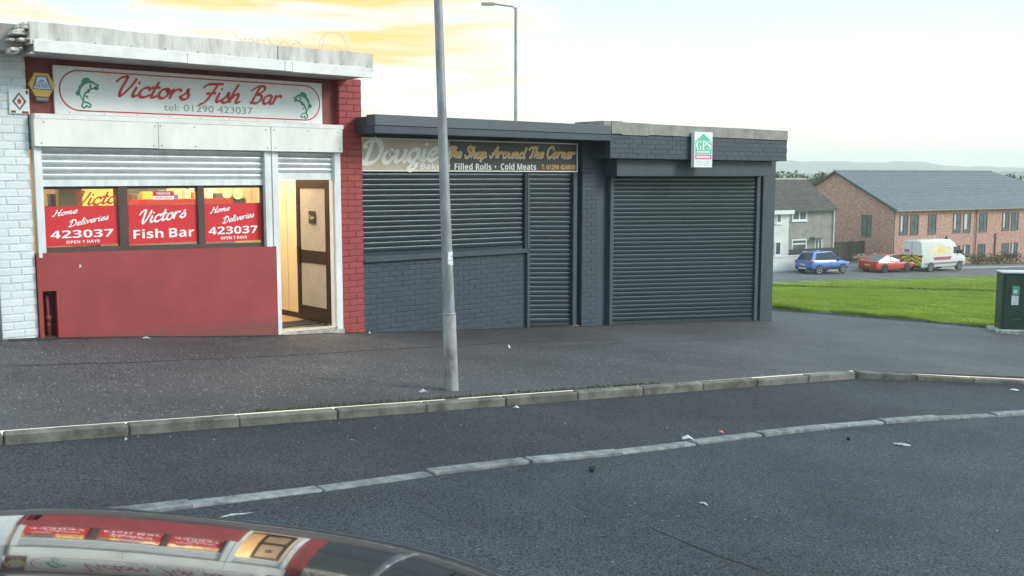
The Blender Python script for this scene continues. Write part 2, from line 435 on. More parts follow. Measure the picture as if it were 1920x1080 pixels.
def catmull(pts, k=7):
    P = [np.array(p, float) for p in pts]
    if len(P) < 3: return [P[0] + (P[-1] - P[0]) * i / 4 for i in range(5)]
    P = [2 * P[0] - P[1]] + P + [2 * P[-1] - P[-2]]; o = []
    for i in range(1, len(P) - 2):
        for j in range(k):
            t = j / k
            o.append(.5 * (2 * P[i] + (P[i + 1] - P[i - 1]) * t + (2 * P[i - 1] - 5 * P[i] + 4 * P[i + 1] - P[i + 2]) * t * t + (3 * P[i] - P[i - 1] - 3 * P[i + 1] + P[i + 2]) * t ** 3))
    o.append(P[-2]); return o
def ribbon(mb, pts, wmax, y, xf, nib=R(35), thin=.42, ends=True):
    pts = [np.array(xf(p)) for p in pts]
    n = len(pts); Lf = []; Rt = []
    for i in range(n):
        t = pts[min(i + 1, n - 1)] - pts[max(i - 1, 0)]; l = np.linalg.norm(t) + 1e-9; t = t / l
        w = .5 * wmax * (thin + (1 - thin) * abs(math.sin(math.atan2(t[1], t[0]) - nib)))
        nn = np.array([-t[1], t[0]]); Lf.append(pts[i] + nn * w); Rt.append(pts[i] - nn * w)
    if ends:
        for arr, i, sg in ((0, 0, -1), (1, n - 1, 1)):
            t = (pts[1] - pts[0]) if i == 0 else (pts[-1] - pts[-2]); t = t / (np.linalg.norm(t) + 1e-9)
            w = np.linalg.norm(Lf[i] - Rt[i]) * .5
            a = Lf[i] * .8 + Rt[i] * .2 + sg * t * w * .6; b = Lf[i] * .2 + Rt[i] * .8 + sg * t * w * .6
            if i == 0: Lf.insert(0, a); Rt.insert(0, b); n += 1
            else: Lf.append(a); Rt.append(b)
    m = len(Lf)
    mb.add([(p[0], y, p[1]) for p in Lf] + [(p[0], y, p[1]) for p in Rt], [(m + i, m + i + 1, i + 1, i) for i in range(m - 1)])
def script(s, u0, z0, w, cap, y, m, parent, weight=.13, slant=.28, rot=0.0, thin=.42, name='lettering', dy=-.0003):
    adv = 0; items = []
    for c in s:
        a, st = GL[c]; items.append((adv, st)); adv += a
    sx = w / max(adv + slant * .6, .1); c_, s_ = math.cos(rot), math.sin(rot)
    mb = MB(); k = 0
    for ox, st in items:
        for q in st:
            def xf(p, ox=ox):
                x = (ox + p[0] + slant * p[1]) * sx; z = p[1] * cap
                return (u0 + x * c_ - z * s_, z0 + x * s_ + z * c_)
            pts = catmull(q)
            ribbon(mb, pts, weight * cap, y + dy * (k % 7), xf, thin=thin); k += 1
    return mb.build(name, m, parent, fix=False)

# ------------------------------------------------------------------ the setting: ground sheets
M_pave = asphalt('pavement_tarmac', (.038, .036, .038), (.130, .124, .128), (.40, .39, .40), .15, 56, rough=.66, spec=.45)
M_layby = asphalt('layby_tarmac', (.0165, .017, .020), (.079, .081, .090), (.24, .24, .25), .010, 56)
M_road = asphalt('road_tarmac', (.0125, .014, .0175), (.088, .095, .112), (.22, .25, .28), .03, 62, g0=.38, g1=.64)
M_kerb = mat('kerb_concrete', (.155, .150, .132), .88, var=.5, vscale=4, bump=.5, bscale=90, rnd=.22)
M_kerb2 = mat('flush_kerb_concrete', (.215, .22, .225), .85, var=.45, vscale=9, bump=.7, bscale=70, rnd=.2)
M_soil = mat('soil', (.06, .05, .035), .95, var=.4, vscale=14, bump=.6)
M_grassbed = mat('lawn_turf', (.21, .275, .05), .9, var=.4, vscale=.8, bump=.8, bscale=25, spec=.1)
def sheet(name, outline, dz, m, step=.6, kind='structure', zfun=None, parent=None):
    P = [Vector((float(p[0]), float(p[1]))) for p in outline]; n = len(P)
    xs = [p.x for p in P]; ys = [p.y for p in P]; pts = list(P)
    poly = np.array([(p.x, p.y) for p in P])
    gx, gy = np.meshgrid(np.arange(min(xs), max(xs), step), np.arange(min(ys), max(ys), step)); g = np.c_[gx.ravel(), gy.ravel()]
    ins = inside(g, poly)
    for q in g[ins]: pts.append(Vector((q[0] + .01, q[1] + .013)))
    v, e, f, _, _, _ = delaunay_2d_cdt(pts, [(i, (i + 1) % n) for i in range(n)], [], 1, 1e-5)
    A = np.array([(q.x, q.y) for q in v]); z = (zfun or H)(A[:, 0], A[:, 1]) + dz
    me = bpy.data.meshes.new(name); me.from_pydata([(A[i, 0], A[i, 1], z[i]) for i in range(len(A))], [], [tuple(q) for q in f])
    o = link(name, me, m, parent, True)
    if kind: o['kind'] = kind
    return o
def inside(g, poly):
    x, y = g[:, 0], g[:, 1]; c = np.zeros(len(g), bool); n = len(poly); j = n - 1
    for i in range(n):
        xi, yi = poly[i]; xj, yj = poly[j]
        c ^= ((yi > y) != (yj > y)) & (x < (xj - xi) * (y - yi) / (yj - yi + 1e-12) + xi); j = i
    return c
KN = np.array([-KD[1], KD[0], 0]) / np.hypot(KD[0], KD[1])
kerbA = [kerb_foot(t) for t in range(-9, 12)]
corner = kerbA[-1]
KB = G(1920, 728, -.1); k2d = (KB - corner)[:2]; k2d = k2d / np.linalg.norm(k2d)
K2N = np.array([-k2d[1], k2d[0]])
kend = corner[:2] + k2d * 8.2
mpx = [(290, 961), (440, 944), (585, 925), (800, 894), (1000, 869), (1165, 853), (1265, 841), (1400, 823), (1600, 800), (1745, 789), (1920, 779)]
ML = [G(x, y, -.1)[:2] for x, y in mpx]
ml_dir = (ML[1] - ML[0]) / np.linalg.norm(ML[1] - ML[0])
mr_dir = (ML[-1] - ML[-3]) / np.linalg.norm(ML[-1] - ML[-3])
ML = [ML[0] - ml_dir * 8, ML[0] - ml_dir * 3] + ML + [ML[-1] + mr_dir * 3, ML[-1] + mr_dir * 7.5]
def layby_z(x, y):
    p = np.c_[np.ravel(x), np.ravel(y)]
    dk = np.abs((p - kerbA[9][:2]) @ KN[:2]); d2 = np.abs((p - corner[:2]) @ np.array([-k2d[1], k2d[0]]))
    dk = np.where(p[:, 0] > corner[0], d2, dk)
    return H(x, y) + np.interp(dk, [0, .9], [-.086, -.104]).reshape(np.shape(x))
tmid = sheet('layby', ML + [kend] + [corner[:2]] + [k[:2] for k in kerbA[::-1]][1:], 0.0, M_layby, .45, zfun=layby_z)
road = sheet('road', [ML[0] + np.array([-1, -.6])] + ML + [np.array([22, 17]), np.array([26, -12]), np.array([-18, -12]), np.array([-16, 0])], -.10, M_road, .5)
backA = [(k + KN * .122)[:2] for k in kerbA[:-1]] + []
back2 = [corner[:2] + K2N * .119, kend + K2N * .119]
E_edge = [np.array([3.2, 23.45]), G(1449, 581)[:2], G(1560, 590)[:2], G(1700, 601)[:2], G(1868, 617)[:2], np.array([15, 20.35]), np.array([24, 17.6])]
pave_out = backA + back2 + [kend + np.array([6, 1.5]), np.array([24, 16.5])] + E_edge[::-1] + [fw(4, -6)[:2], fw(-9.5, -6)[:2], fw(-9.5, 0)[:2]]
pavement = sheet('pavement', pave_out, 0.0, M_pave, .5)

def kerb_mesh(name, Ln, wd_, up, down, ch):
    mb = MB(); mb.box(0, Ln, 0, wd_, -down, up, ch); return mb.mesh(name)
def frame_obj(o, p, xdir):
    x = Vector(xdir).normalized(); y = Vector((0, 0, 1)).cross(x).normalized(); z = x.cross(y)
    o.matrix_local = Matrix(((x.x, y.x, z.x, p[0]), (x.y, y.y, z.y, p[1]), (x.z, y.z, z.z, p[2]), (0, 0, 0, 1)))
km = kerb_mesh('kerb_stone', .909, .122, .101, .15, .012)
for i in range(len(kerbA) - 1):
    o = link('kerb_stone', km, M_kerb, pavement)
    frame_obj(o, kerbA[i] + np.array([random.uniform(-.004, .004), random.uniform(-.006, .006), random.uniform(-.006, .004)]), KD)
q = corner.copy()
for i in range(8):
    a = corner[:2] + k2d * (.915 * i + .02); b = corner[:2] + k2d * (.915 * (i + 1))
    pa, pb = on(*a, -.10), on(*b, -.10)
    o = link('kerb_stone', km, M_kerb, pavement); frame_obj(o, pa + np.array([0, 0, random.uniform(-.006, .004)]), pb - pa)
# flush kerb between lay-by and carriageway
def resample(pl, st):
    pl = [np.array(p) for p in pl]; out_ = [pl[0]]; acc = 0
    seg = np.array([np.linalg.norm(pl[i + 1] - pl[i]) for i in range(len(pl) - 1)]); cum = np.r_[0, np.cumsum(seg)]
    ss = np.arange(0, cum[-1], st)
    return [np.array([np.interp(s, cum, [p[0] for p in pl]), np.interp(s, cum, [p[1] for p in pl])]) for s in ss]
smooth_ml = [np.array(p) for p in catmull(ML, 6)]
mm = resample(smooth_ml, .915)
fm_full = kerb_mesh('flush_kerb_stone', .903, .125, .026, .12, .008)
for i in range(len(mm) - 1):
    a, b = on(*mm[i], -.10), on(*mm[i + 1], -.10)
    o = link('flush_kerb_stone', fm_full, M_kerb2, tmid)
    frame_obj(o, a + np.array([random.uniform(-.012, .012), random.uniform(-.012, .012), random.uniform(-.012, .006)]), b - a + np.array([random.uniform(-.012, .012), random.uniform(-.01, .01), random.uniform(-.006, .006)]))
# crack and worn mortar in the carriageway
def ground_strip(name, px, width, dz, m, parent, jit=.3):
    pts = [G(x, y, -.10) for x, y in px]; mb = MB(); n = len(pts)
    P2 = resample([p[:2] for p in pts], .06); n = len(P2); vs = []
    for i, p in enumerate(P2):
        t = P2[min(i + 1, n - 1)] - P2[max(i - 1, 0)]; t = t / (np.linalg.norm(t) + 1e-9); nn = np.array([-t[1], t[0]])
        w = width * random.uniform(1 - jit, 1 + jit) * min(1, i / 4 + .1, (n - 1 - i) / 4 + .1); c = p + nn * random.uniform(-1, 1) * width * .6
        for s in (-1, 1):
            q = c + nn * w * s; vs.append(on(q[0], q[1], dz))
    mb.add(vs, [(2 * i, 2 * i + 1, 2 * i + 3, 2 * i + 2) for i in range(n - 1)])
    return mb.build(name, m, parent, fix=False)
M_crack = mat('crack_tar', (.012, .013, .016), .9)
M_mortar = mat('loose_mortar', (.36, .37, .38), .9, var=.5, vscale=30)
ground_strip('crack', [(1208, 985), (1290, 1020), (1340, 1040), (1400, 1060), (1470, 1085)], .006, -.097, M_crack, road)
ground_strip('mortar_patch', [(405, 972), (440, 966), (490, 960)], .035, -.096, M_mortar, road)
ground_strip('seam', [(0, 706), (240, 698), (520, 684), (760, 668), (960, 655), (1180, 648)], .010, .003, M_crack, pavement)
ground_strip('seam', [(1000, 668), (1200, 654), (1400, 645)], .007, .003, M_crack, pavement)

# lawn with a low step across it
STEP = [G(1430, 537)[:2], G(1500, 538.5)[:2], G(1600, 541)[:2], G(1720, 544.5)[:2], G(1870, 549)[:2], G(1990, 552)[:2]]
sdir = (STEP[-1] - STEP[-2]) / np.linalg.norm(STEP[-1] - STEP[-2])
sdl = (STEP[0] - STEP[1]) / np.linalg.norm(STEP[0] - STEP[1])
STEP = [STEP[0] + sdl * 8] + STEP + [STEP[-1] + sdir * 6]
far_edge = [road_pt(s, -4.3)[:2] for s in (-22, -10, 0, 10, 20, 30, 42)]
near_poly = [E_edge[0] + np.array([-3, .7])] + E_edge + [np.array([30, 22])] + STEP[::-1]
far_poly = STEP + [np.array([48, 40]), np.array([62, 70])] + far_edge[::-1]
lawn = sheet('lawn', near_poly, .03, M_grassbed, 1.0)
lawn2 = sheet('upper_lawn', far_poly, .12, M_grassbed, 1.6)
edging = MB()
for i in range(len(E_edge) - 1):
    a, b = E_edge[i], E_edge[i + 1]
    nseg = max(2, int(np.linalg.norm(b - a) / 1.0))
    for k in range(nseg):
        p, q2 = a + (b - a) * k / nseg, a + (b - a) * (k + .985) / nseg
        t = (q2 - p) / np.linalg.norm(q2 - p); nn = np.array([-t[1], t[0]]) * .05
        vs = [on(*(p - nn), -.1), on(*(q2 - nn), -.1), on(*(q2 + nn), -.1), on(*(p + nn), -.1), on(*(p - nn), .05), on(*(q2 - nn), .05), on(*(q2 + nn), .05), on(*(p + nn), .05)]
        edging.add(vs, [(0, 3, 2, 1), (4, 5, 6, 7), (0, 1, 5, 4), (1, 2, 6, 5), (2, 3, 7, 6), (3, 0, 4, 7)])
edging.build('lawn_edging', mat('edging_concrete', (.20, .20, .19), .9, var=.4, vscale=4, bump=.5), lawn)
stp = MB()
SR = resample(STEP, .5)
vs = []
for p in SR: vs += [on(*p, .02), on(*p, .125 + random.uniform(-.02, .0))]
stp.add(vs, [(2 * i, 2 * i + 2, 2 * i + 3, 2 * i + 1) for i in range(len(SR) - 1)])
stp.build('step_face', M_soil, lawn2, fix=False)

def grass_blades(name, polys, dzs, n, label):
    allv = []; 
    for poly, dz, cnt in zip(polys, dzs, n):
        poly = np.array(poly); lo, hi = poly.min(0), poly.max(0); got = 0
        while got < cnt:
            k = 60000
            g = rng.uniform(lo, hi, (k, 2)); g = g[inside(g, poly)]
            dist = np.hypot(g[:, 0], g[:, 1])
            px = 960 + FPX * g[:, 0] / g[:, 1]
            keep = (px > 1380) & (px < 2080) & (rng.random(len(g)) < np.clip((24 / dist) ** 1.6, .06, 1)); g = g[keep]; dist = dist[keep]
            g = g[:cnt - got]; dist = dist[:len(g)]; got += len(g)
            # clumpy height
            cl = .5 + .5 * np.sin(g[:, 0] * 1.7 + np.sin(g[:, 1] * .9) * 2) * np.sin(g[:, 1] * 1.3 + g[:, 0] * .5)
            hgt = rng.uniform(.02, .05, len(g)) * (.6 + .8 * cl); w = .006 * np.clip(dist / 14, 1, 7)
            ang = rng.uniform(0, 2 * np.pi, len(g)); lean = rng.normal(0, .35, (len(g), 2)) * hgt[:, None]
            z = H(g[:, 0], g[:, 1]) + dz
            dx, dy = np.cos(ang) * w, np.sin(ang) * w
            a = np.c_[g[:, 0] - dx, g[:, 1] - dy, z - .01]; b = np.c_[g[:, 0] + dx, g[:, 1] + dy, z - .01]; c = np.c_[g[:, 0] + lean[:, 0], g[:, 1] + lean[:, 1], z + hgt]
            allv.append(np.stack([a, b, c], 1).reshape(-1, 3))
    for i in range(1, len(STEP) - 1):
        a_, b_ = STEP[i], STEP[i + 1]; k = 1500
        t_ = rng.random(k); g = a_ + (b_ - a_) * t_[:, None]; dd = (b_ - a_) / np.linalg.norm(b_ - a_); nn = np.array([-dd[1], dd[0]])
        g = g + nn * rng.normal(-.05, .10, k)[:, None]
        keep = rng.random(k) < .25 + .75 * (np.sin(g[:, 0] * 1.9) * np.sin(g[:, 0] * .7 + 1) > -.1); g = g[keep]; k = len(g)
        hgt = rng.uniform(.05, .16, k); ang = rng.uniform(0, 6.28, k); w = .022; z = H(g[:, 0], g[:, 1]) + .03; lean = rng.normal(0, .3, (k, 2)) * hgt[:, None]; dx, dy = np.cos(ang) * w, np.sin(ang) * w
        allv.append(np.stack([np.c_[g[:, 0] - dx, g[:, 1] - dy, z], np.c_[g[:, 0] + dx, g[:, 1] + dy, z], np.c_[g[:, 0] + lean[:, 0], g[:, 1] + lean[:, 1], z + hgt]], 1).reshape(-1, 3))
    for i in range(1, len(E_edge) - 2):
        a_, b_ = E_edge[i], E_edge[i + 1]; k = 2600
        t_ = rng.random(k); g = a_ + (b_ - a_) * t_[:, None]; dd = (b_ - a_) / np.linalg.norm(b_ - a_); nn = np.array([-dd[1], dd[0]])
        g = g + nn * (rng.random(k)[:, None] ** 1.5 * .35 - .03)
        cl = np.clip(.5 + .5 * np.sin(g[:, 0] * 3.1 + i) * np.sin(g[:, 0] * 1.13), 0, 1)
        hgt = rng.uniform(.05, .12, k) * (.5 + cl); ang = rng.uniform(0, 6.28, k); w = .011
        z = H(g[:, 0], g[:, 1]) + .02; lean = -nn * (rng.random(k)[:, None] * .5) * hgt[:, None] + rng.normal(0, .3, (k, 2)) * hgt[:, None]
        dx, dy = np.cos(ang) * w, np.sin(ang) * w
        allv.append(np.stack([np.c_[g[:, 0] - dx, g[:, 1] - dy, z], np.c_[g[:, 0] + dx, g[:, 1] + dy, z], np.c_[g[:, 0] + lean[:, 0], g[:, 1] + lean[:, 1], z + hgt]], 1).reshape(-1, 3))
    V = np.concatenate(allv); nt_ = len(V) // 3
    me = bpy.data.meshes.new(name); me.vertices.add(len(V)); me.vertices.foreach_set('co', V.ravel())
    me.loops.add(len(V)); me.loops.foreach_set('vertex_index', np.arange(len(V), dtype=np.int32))
    me.polygons.add(nt_); me.polygons.foreach_set('loop_start', np.arange(0, len(V), 3, dtype=np.int32)); me.polygons.foreach_set('loop_total', np.full(nt_, 3, dtype=np.int32))
    me.update(); me.validate()
    m = mat('grass_blade', (.33, .38, .060), .75, col2=(.17, .28, .042), vscale=.55, spec=.2)
    t = m.node_tree; pb_ = t.nodes['Principled BSDF']; tr = t.nodes.new('ShaderNodeBsdfTranslucent'); 
    src = pb_.inputs['Base Color'].links[0].from_socket; t.links.new(src, tr.inputs[0])
    oo = [n for n in t.nodes if n.type == 'OUTPUT_MATERIAL'][0]; ads = t.nodes.new('ShaderNodeMixShader'); ads.inputs[0].default_value = .45; t.links.new(pb_.outputs[0], ads.inputs[1]); t.links.new(tr.outputs[0], ads.inputs[2]); t.links.new(ads.outputs[0], oo.inputs['Surface'])
    tag(link(name, me, m), label, 'grass', kind='stuff')
# strip along the lawn's front edge, thick tufts
tuft = []
for i in range(len(E_edge) - 1):
    pass
grass_blades('grass', [near_poly, far_poly], [.03, .12], [110000, 60000], 'short green grass covering the sloping lawn')

# far street
M_far = mat('far_tarmac', (.12, .12, .125), .85, var=.2, vscale=.6)
M_fpave = mat('far_pavement', (.15, .15, .15), .85, var=.2, vscale=.8)
def road_band(name, w0, w1, dz, m, s0=-60, s1=60):
    mb = MB(); ss = np.arange(s0, s1 + .1, 3.0); vs = []
    for s in ss:
        for w in (w0, w1):
            p = road_pt(s, w); vs.append(on(p[0], p[1], dz))
    mb.add(vs, [(2 * i, 2 * i + 1, 2 * i + 3, 2 * i + 2) for i in range(len(ss) - 1)])
    o = mb.build(name, m, fix=False); o['kind'] = 'structure'; return o
fr = road_band('far_road', -4.3, 2.15, .06, M_far)
fp = road_band('far_pavement', 2.25, 14.5, .16, M_fpave)
kb = MB()
vs = []
ss = np.arange(-60, 60.1, 3.0)
for s in ss:
    for w, dz in ((2.1, .0), (2.1, .17), (2.26, .17)):
        p = road_pt(s, w); vs.append(on(p[0], p[1], dz))
kb.add(vs, [(3 * i + j, 3 * i + 3 + j, 3 * i + 4 + j, 3 * i + 1 + j) for i in range(len(ss) - 1) for j in (0, 1)])
kb.build('far_kerb', mat('far_kerb_concrete', (.42, .42, .41), .9), fp, fix=False)
back = road_band('back_gardens', 14.5, 55, .10, M_grassbed, -60, 90)
# wide countryside and hills
M_field = mat('field', (.075, .11, .035), .95, var=.5, vscale=.006)
cs = MB()
rings = [70, 140, 260, 500, 900, 1600, 3000]; na = 72
vs = []
for r_ in rings:
    for k in range(na):
        a = 2 * math.pi * k / na
        vs.append((r_ * math.sin(a), r_ * math.cos(a), -9.5 if r_ > 100 else -9.0))
cs.add(vs, [(i * na + k, i * na + (k + 1) % na, (i + 1) * na + (k + 1) % na, (i + 1) * na + k) for i in range(len(rings) - 1) for k in range(na)])
o = cs.build('countryside', M_field, fix=False); o['kind'] = 'structure'
def hill(name, dist, prof, depth, m):
    mb = MB(); vs = []; n = 240; prof_x = [p[0] for p in prof]; prof_y = [p[1] for p in prof]
    for i in range(n + 1):
        az = R(-60 + 120 * i / n); px = 960 + FPX * math.tan(az) if abs(az) < R(58) else (1e5 if az > 0 else -1e5)
        hpx = np.interp(px, prof_x, prof_y) + 1.3 * math.sin(i * .9) + .9 * math.sin(i * 2.3 + 1)
        top = 1.65 + hpx / FPX * dist / math.cos(az) * math.cos(az) 
        x, y = dist * math.tan(az) if abs(az) < R(50) else dist * math.tan(math.copysign(R(50), az)) * (1 + abs(az) - R(50)), dist
        for k, (dd, hh) in enumerate(((0, 0), (.25, .45), (.55, .85), (1.0, 1.0), (1.6, .6))):
            vs.append((x * (1 + dd * depth / dist), y + dd * depth, -9.6 + (top * (1 + dd * depth / dist) + 9.6) * hh + (3 * math.sin(i * .31 + k) if 0 < k < 3 else 0)))
    mb.add(vs, [(i * 5 + k, (i + 1) * 5 + k, (i + 1) * 5 + k + 1, i * 5 + k + 1) for i in range(n) for k in range(4)])
    o = mb.build(name, m, smooth=True, fix=False); o['kind'] = 'structure'; return o
M_hill = mat('hill_moor', (.055, .075, .04), .95, var=.5, vscale=.012)
hill('hills', 2100, [(-9999, 22), (900, 24), (1300, 27), (1476, 29), (1574, 26), (1721, 26), (1797, 17), (1920, 16), (2300, 22), (9999, 25)], 500, M_hill)
hill('low_hills', 1000, [(-9999, 6), (1450, 8), (1520, 4), (1600, 10), (1800, 6), (1920, 9), (9999, 5)], 250, M_hill)

# ------------------------------------------------------------------ shop building kit
M_white_br = mat('white_painted_brick', (.74, .78, .80), .6, var=.10, vscale=7, bump=.35, bscale=45, rnd=.07)
M_white_mo = mat('white_painted_mortar', (.62, .65, .67), .8, var=.2, vscale=9, bump=.4)
M_red_br = mat('red_painted_brick', (.34, .052, .055), .55, var=.22, vscale=7, bump=.3, bscale=50, rnd=.12)
M_red_mo = mat('red_painted_mortar', (.25, .040, .043), .75, var=.25, vscale=9)
M_navy_br = mat('slate_painted_brick', (.043, .061, .080), .55, var=.22, vscale=6, bump=.35, bscale=45, rnd=.09)
M_navy_mo = mat('slate_painted_mortar', (.035, .050, .066), .7, var=.2, vscale=9)
M_navy = mat('slate_paint', (.046, .062, .078), .5, var=.14, vscale=3, bump=.08)
M_navy_sh = mat('slate_shutter', (.028, .046, .056), .30, metal=.3, spec=.6, var=.16, vscale=4, rnd=.16)
_sh = M_navy_sh.node_tree.nodes['Principled BSDF'].inputs
_sh['Coat Weight'].default_value = .22; _sh['Coat IOR'].default_value = 1.8; _sh['Coat Roughness'].default_value = .16
M_alu = mat('mill_aluminium', (.62, .645, .66), .42, metal=.55, var=.16, vscale=5, rnd=.04)
M_alu_w = mat('white_aluminium', (.72, .74, .75), .45, var=.16, vscale=6, stretch=(1, 1, .25))
M_box_w = mat('worn_white_panel', (.77, .78, .74), .5, var=.14, vscale=2.2, stretch=(1, 1, .4))
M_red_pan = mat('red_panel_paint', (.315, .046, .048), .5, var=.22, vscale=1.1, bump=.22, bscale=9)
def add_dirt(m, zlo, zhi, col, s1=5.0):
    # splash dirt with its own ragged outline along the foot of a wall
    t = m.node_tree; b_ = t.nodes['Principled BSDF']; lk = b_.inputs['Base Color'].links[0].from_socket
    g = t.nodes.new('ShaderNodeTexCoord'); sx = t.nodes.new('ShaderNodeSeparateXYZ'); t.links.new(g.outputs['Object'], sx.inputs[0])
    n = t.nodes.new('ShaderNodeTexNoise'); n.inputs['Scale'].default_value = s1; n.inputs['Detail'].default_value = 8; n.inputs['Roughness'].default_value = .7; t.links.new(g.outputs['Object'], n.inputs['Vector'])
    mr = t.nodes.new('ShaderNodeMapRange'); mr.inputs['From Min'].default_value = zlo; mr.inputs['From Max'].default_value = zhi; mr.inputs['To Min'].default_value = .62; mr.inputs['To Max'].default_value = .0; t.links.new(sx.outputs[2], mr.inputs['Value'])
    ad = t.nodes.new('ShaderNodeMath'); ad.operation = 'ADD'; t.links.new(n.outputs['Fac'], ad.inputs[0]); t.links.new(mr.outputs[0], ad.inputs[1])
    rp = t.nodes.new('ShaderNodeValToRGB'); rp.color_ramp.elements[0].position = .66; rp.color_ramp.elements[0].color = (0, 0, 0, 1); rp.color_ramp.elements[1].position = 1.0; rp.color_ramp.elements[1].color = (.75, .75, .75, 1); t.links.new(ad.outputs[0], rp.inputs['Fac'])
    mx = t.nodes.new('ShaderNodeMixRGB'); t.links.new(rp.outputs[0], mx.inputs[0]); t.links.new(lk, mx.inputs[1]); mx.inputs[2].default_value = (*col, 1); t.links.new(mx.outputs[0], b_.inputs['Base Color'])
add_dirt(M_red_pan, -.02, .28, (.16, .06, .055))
M_brown = mat('dark_brown_frame', (.026, .016, .013), .4, var=.2, vscale=8)
M_glass = glass_mat('window_glass', (.93, .95, .94), .01, .03)
M_roofcap = mat('weathered_render', (.62, .60, .57), .85, var=.28, vscale=3, bump=.4, bscale=30, stretch=(2.5, 1, .5))
M_whiteboard = mat('white_fascia_board', (.76, .76, .75), .5, var=.12, vscale=4)
M_soffit = mat('grey_soffit', (.42, .40, .39), .8, var=.15, vscale=3)
M_sign_w = mat('white_sign_sheet', (.78, .80, .80), .35, var=.07, vscale=2)
M_rust = mat('rust', (.20, .075, .03), .9, var=.5, vscale=30)

def brick_mesh(name, c=.035, cz=.09):
    # unit brick, front face at y=0, chamfered
    v = [(0, 1, 0), (1, 1, 0), (1, 1, 1), (0, 1, 1), (0, .06, 0), (1, .06, 0), (1, .06, 1), (0, .06, 1), (c, 0, cz), (1 - c, 0, cz), (1 - c, 0, 1 - cz), (c, 0, 1 - cz)]
    f = [(0, 1, 2, 3), (4, 5, 1, 0), (5, 6, 2, 1), (6, 7, 3, 2), (7, 4, 0, 3), (8, 9, 5, 4), (9, 10, 6, 5), (10, 11, 7, 6), (11, 8, 4, 7), (8, 11, 10, 9)]
    mb = MB(); mb.add(v, f); return mb.mesh(name)
def bricks(parent, u0, u1, ztop, course, blen, yf, m, me, joint=.010, depth=.10, zbot=None, start=0):
    off = OFF[parent.name]
    k = 0; z = ztop
    while True:
        z1 = ztop - k * course; z0 = z1 - course + joint
        bz = min(base_z(u0), base_z(u1)) if zbot is None else zbot
        if z1 < bz + .01: break
        x = u0 - (blen * .5 if (k + start) % 2 else 0.0)
        while x < u1 - .02:
            a, b = max(x, u0), min(x + blen - joint, u1)
            if b - a > .03 and z1 > (base_z((a + b) / 2) if zbot is None else zbot) - .0:
                o = link('brick', me, m, parent)
                o.location = (a - off[0], yf + random.uniform(-.0025, .0025) - off[1], z0 - off[2])
                o.scale = (b - a, depth, course - joint)
                o.rotation_euler = (0, random.uniform(-.004, .004), 0)
            x += blen
        k += 1
def curtain(parent, u0, u1, zt, zb, yf, m, name='slat', pitch=.075, bar=.0, barmat=None, depth=.013):
    """roller shutter curtain; zt, zb = (left, right) heights; every slat is a mesh of its own"""
    h = zt[0] - (zb[0] + bar); n = max(1, round(h / pitch))
    for k in range(n):
        t0, t1 = k / n, (k + 1) / n
        za0 = zt[0] + (zb[0] + bar - zt[0]) * t0; za1 = zt[0] + (zb[0] + bar - zt[0]) * t1
        zc0 = zt[1] + (zb[1] + bar - zt[1]) * t0; zc1 = zt[1] + (zb[1] + bar - zt[1]) * t1
        prof = [(0, .75), (.03, .45), (.08, -.25), (.13, -.75), (.20, -1.0), (.45, -.88), (.70, -.66), (.88, -.35), (.95, .1), (1.0, .75)]
        vs = []; jit = random.uniform(-.001, .001)
        for u, a, b in ((u0, za0, za1), (u1, zc0, zc1)):
            for t, d in prof: vs.append((u, yf + d * depth + jit, a + (b - a) * t))
        q = len(prof); mb = MB()
        mb.add(vs, [(i, q + i, q + i + 1, i + 1) for i in range(q - 1)])
        o = mb.build(name, m, parent, smooth=True, fix=False)
    if bar:
        mb = MB(); mb.prism([(u0, zb[0]), (u1, zb[1]), (u1, zb[1] + bar), (u0, zb[0] + bar)], yf - .014, yf + .03)
        mb.build('bottom_bar', barmat or m, parent)
BR = {k: brick_mesh('brick') for k in ('w', 'r', 'n', 'p')}
BR['g'] = brick_mesh('brick', .008, .025)

# ---- fish bar
vic = shop_root('fish_bar', 'fish and chip shop with red panel, white sign band and lit open doorway', 'shop', -2.9, -.35)
def part(name, m, parent, *boxes, ch=0.0, smooth=False):
    mb = MB()
    for b in boxes: mb.box(*b[:6], b[6] if len(b) > 6 else ch)
    return mb.build(name, m, parent, smooth)
def pprism(name, m, parent, pts, y0, y1):
    mb = MB(); mb.prism(pts, y0, y1); return mb.build(name, m, parent)
wp = part('white_pillar', M_white_mo, vic, (-5.245, -4.872, .005, .5, -.9, 3.0))
bricks(wp, -5.25, -4.868, 2.97, .0865, .2365, 0.0, M_white_br, BR['w'], start=1)
pprism('plinth_stone', mat('plinth_concrete', (.22, .21, .2), .9, var=.4, vscale=9, bump=.5), vic, [(-5.26, -.35), (-4.86, -.35), (-4.86, -.178), (-5.26, -.138)], -.012, .3)
rp_ = part('red_pillar', M_red_mo, vic, (-.868, -.512, .005, .5, -1.2, 2.97))
bricks(rp_, -.872, -.507, 2.955, .0865, .2365, 0.0, M_red_br, BR['r'])
part('fascia_wall', mat('red_brown_wall', (.22, .055, .05), .6, var=.2, vscale=4), vic, (-4.868, -.872, .10, .45, 1.95, 2.98))
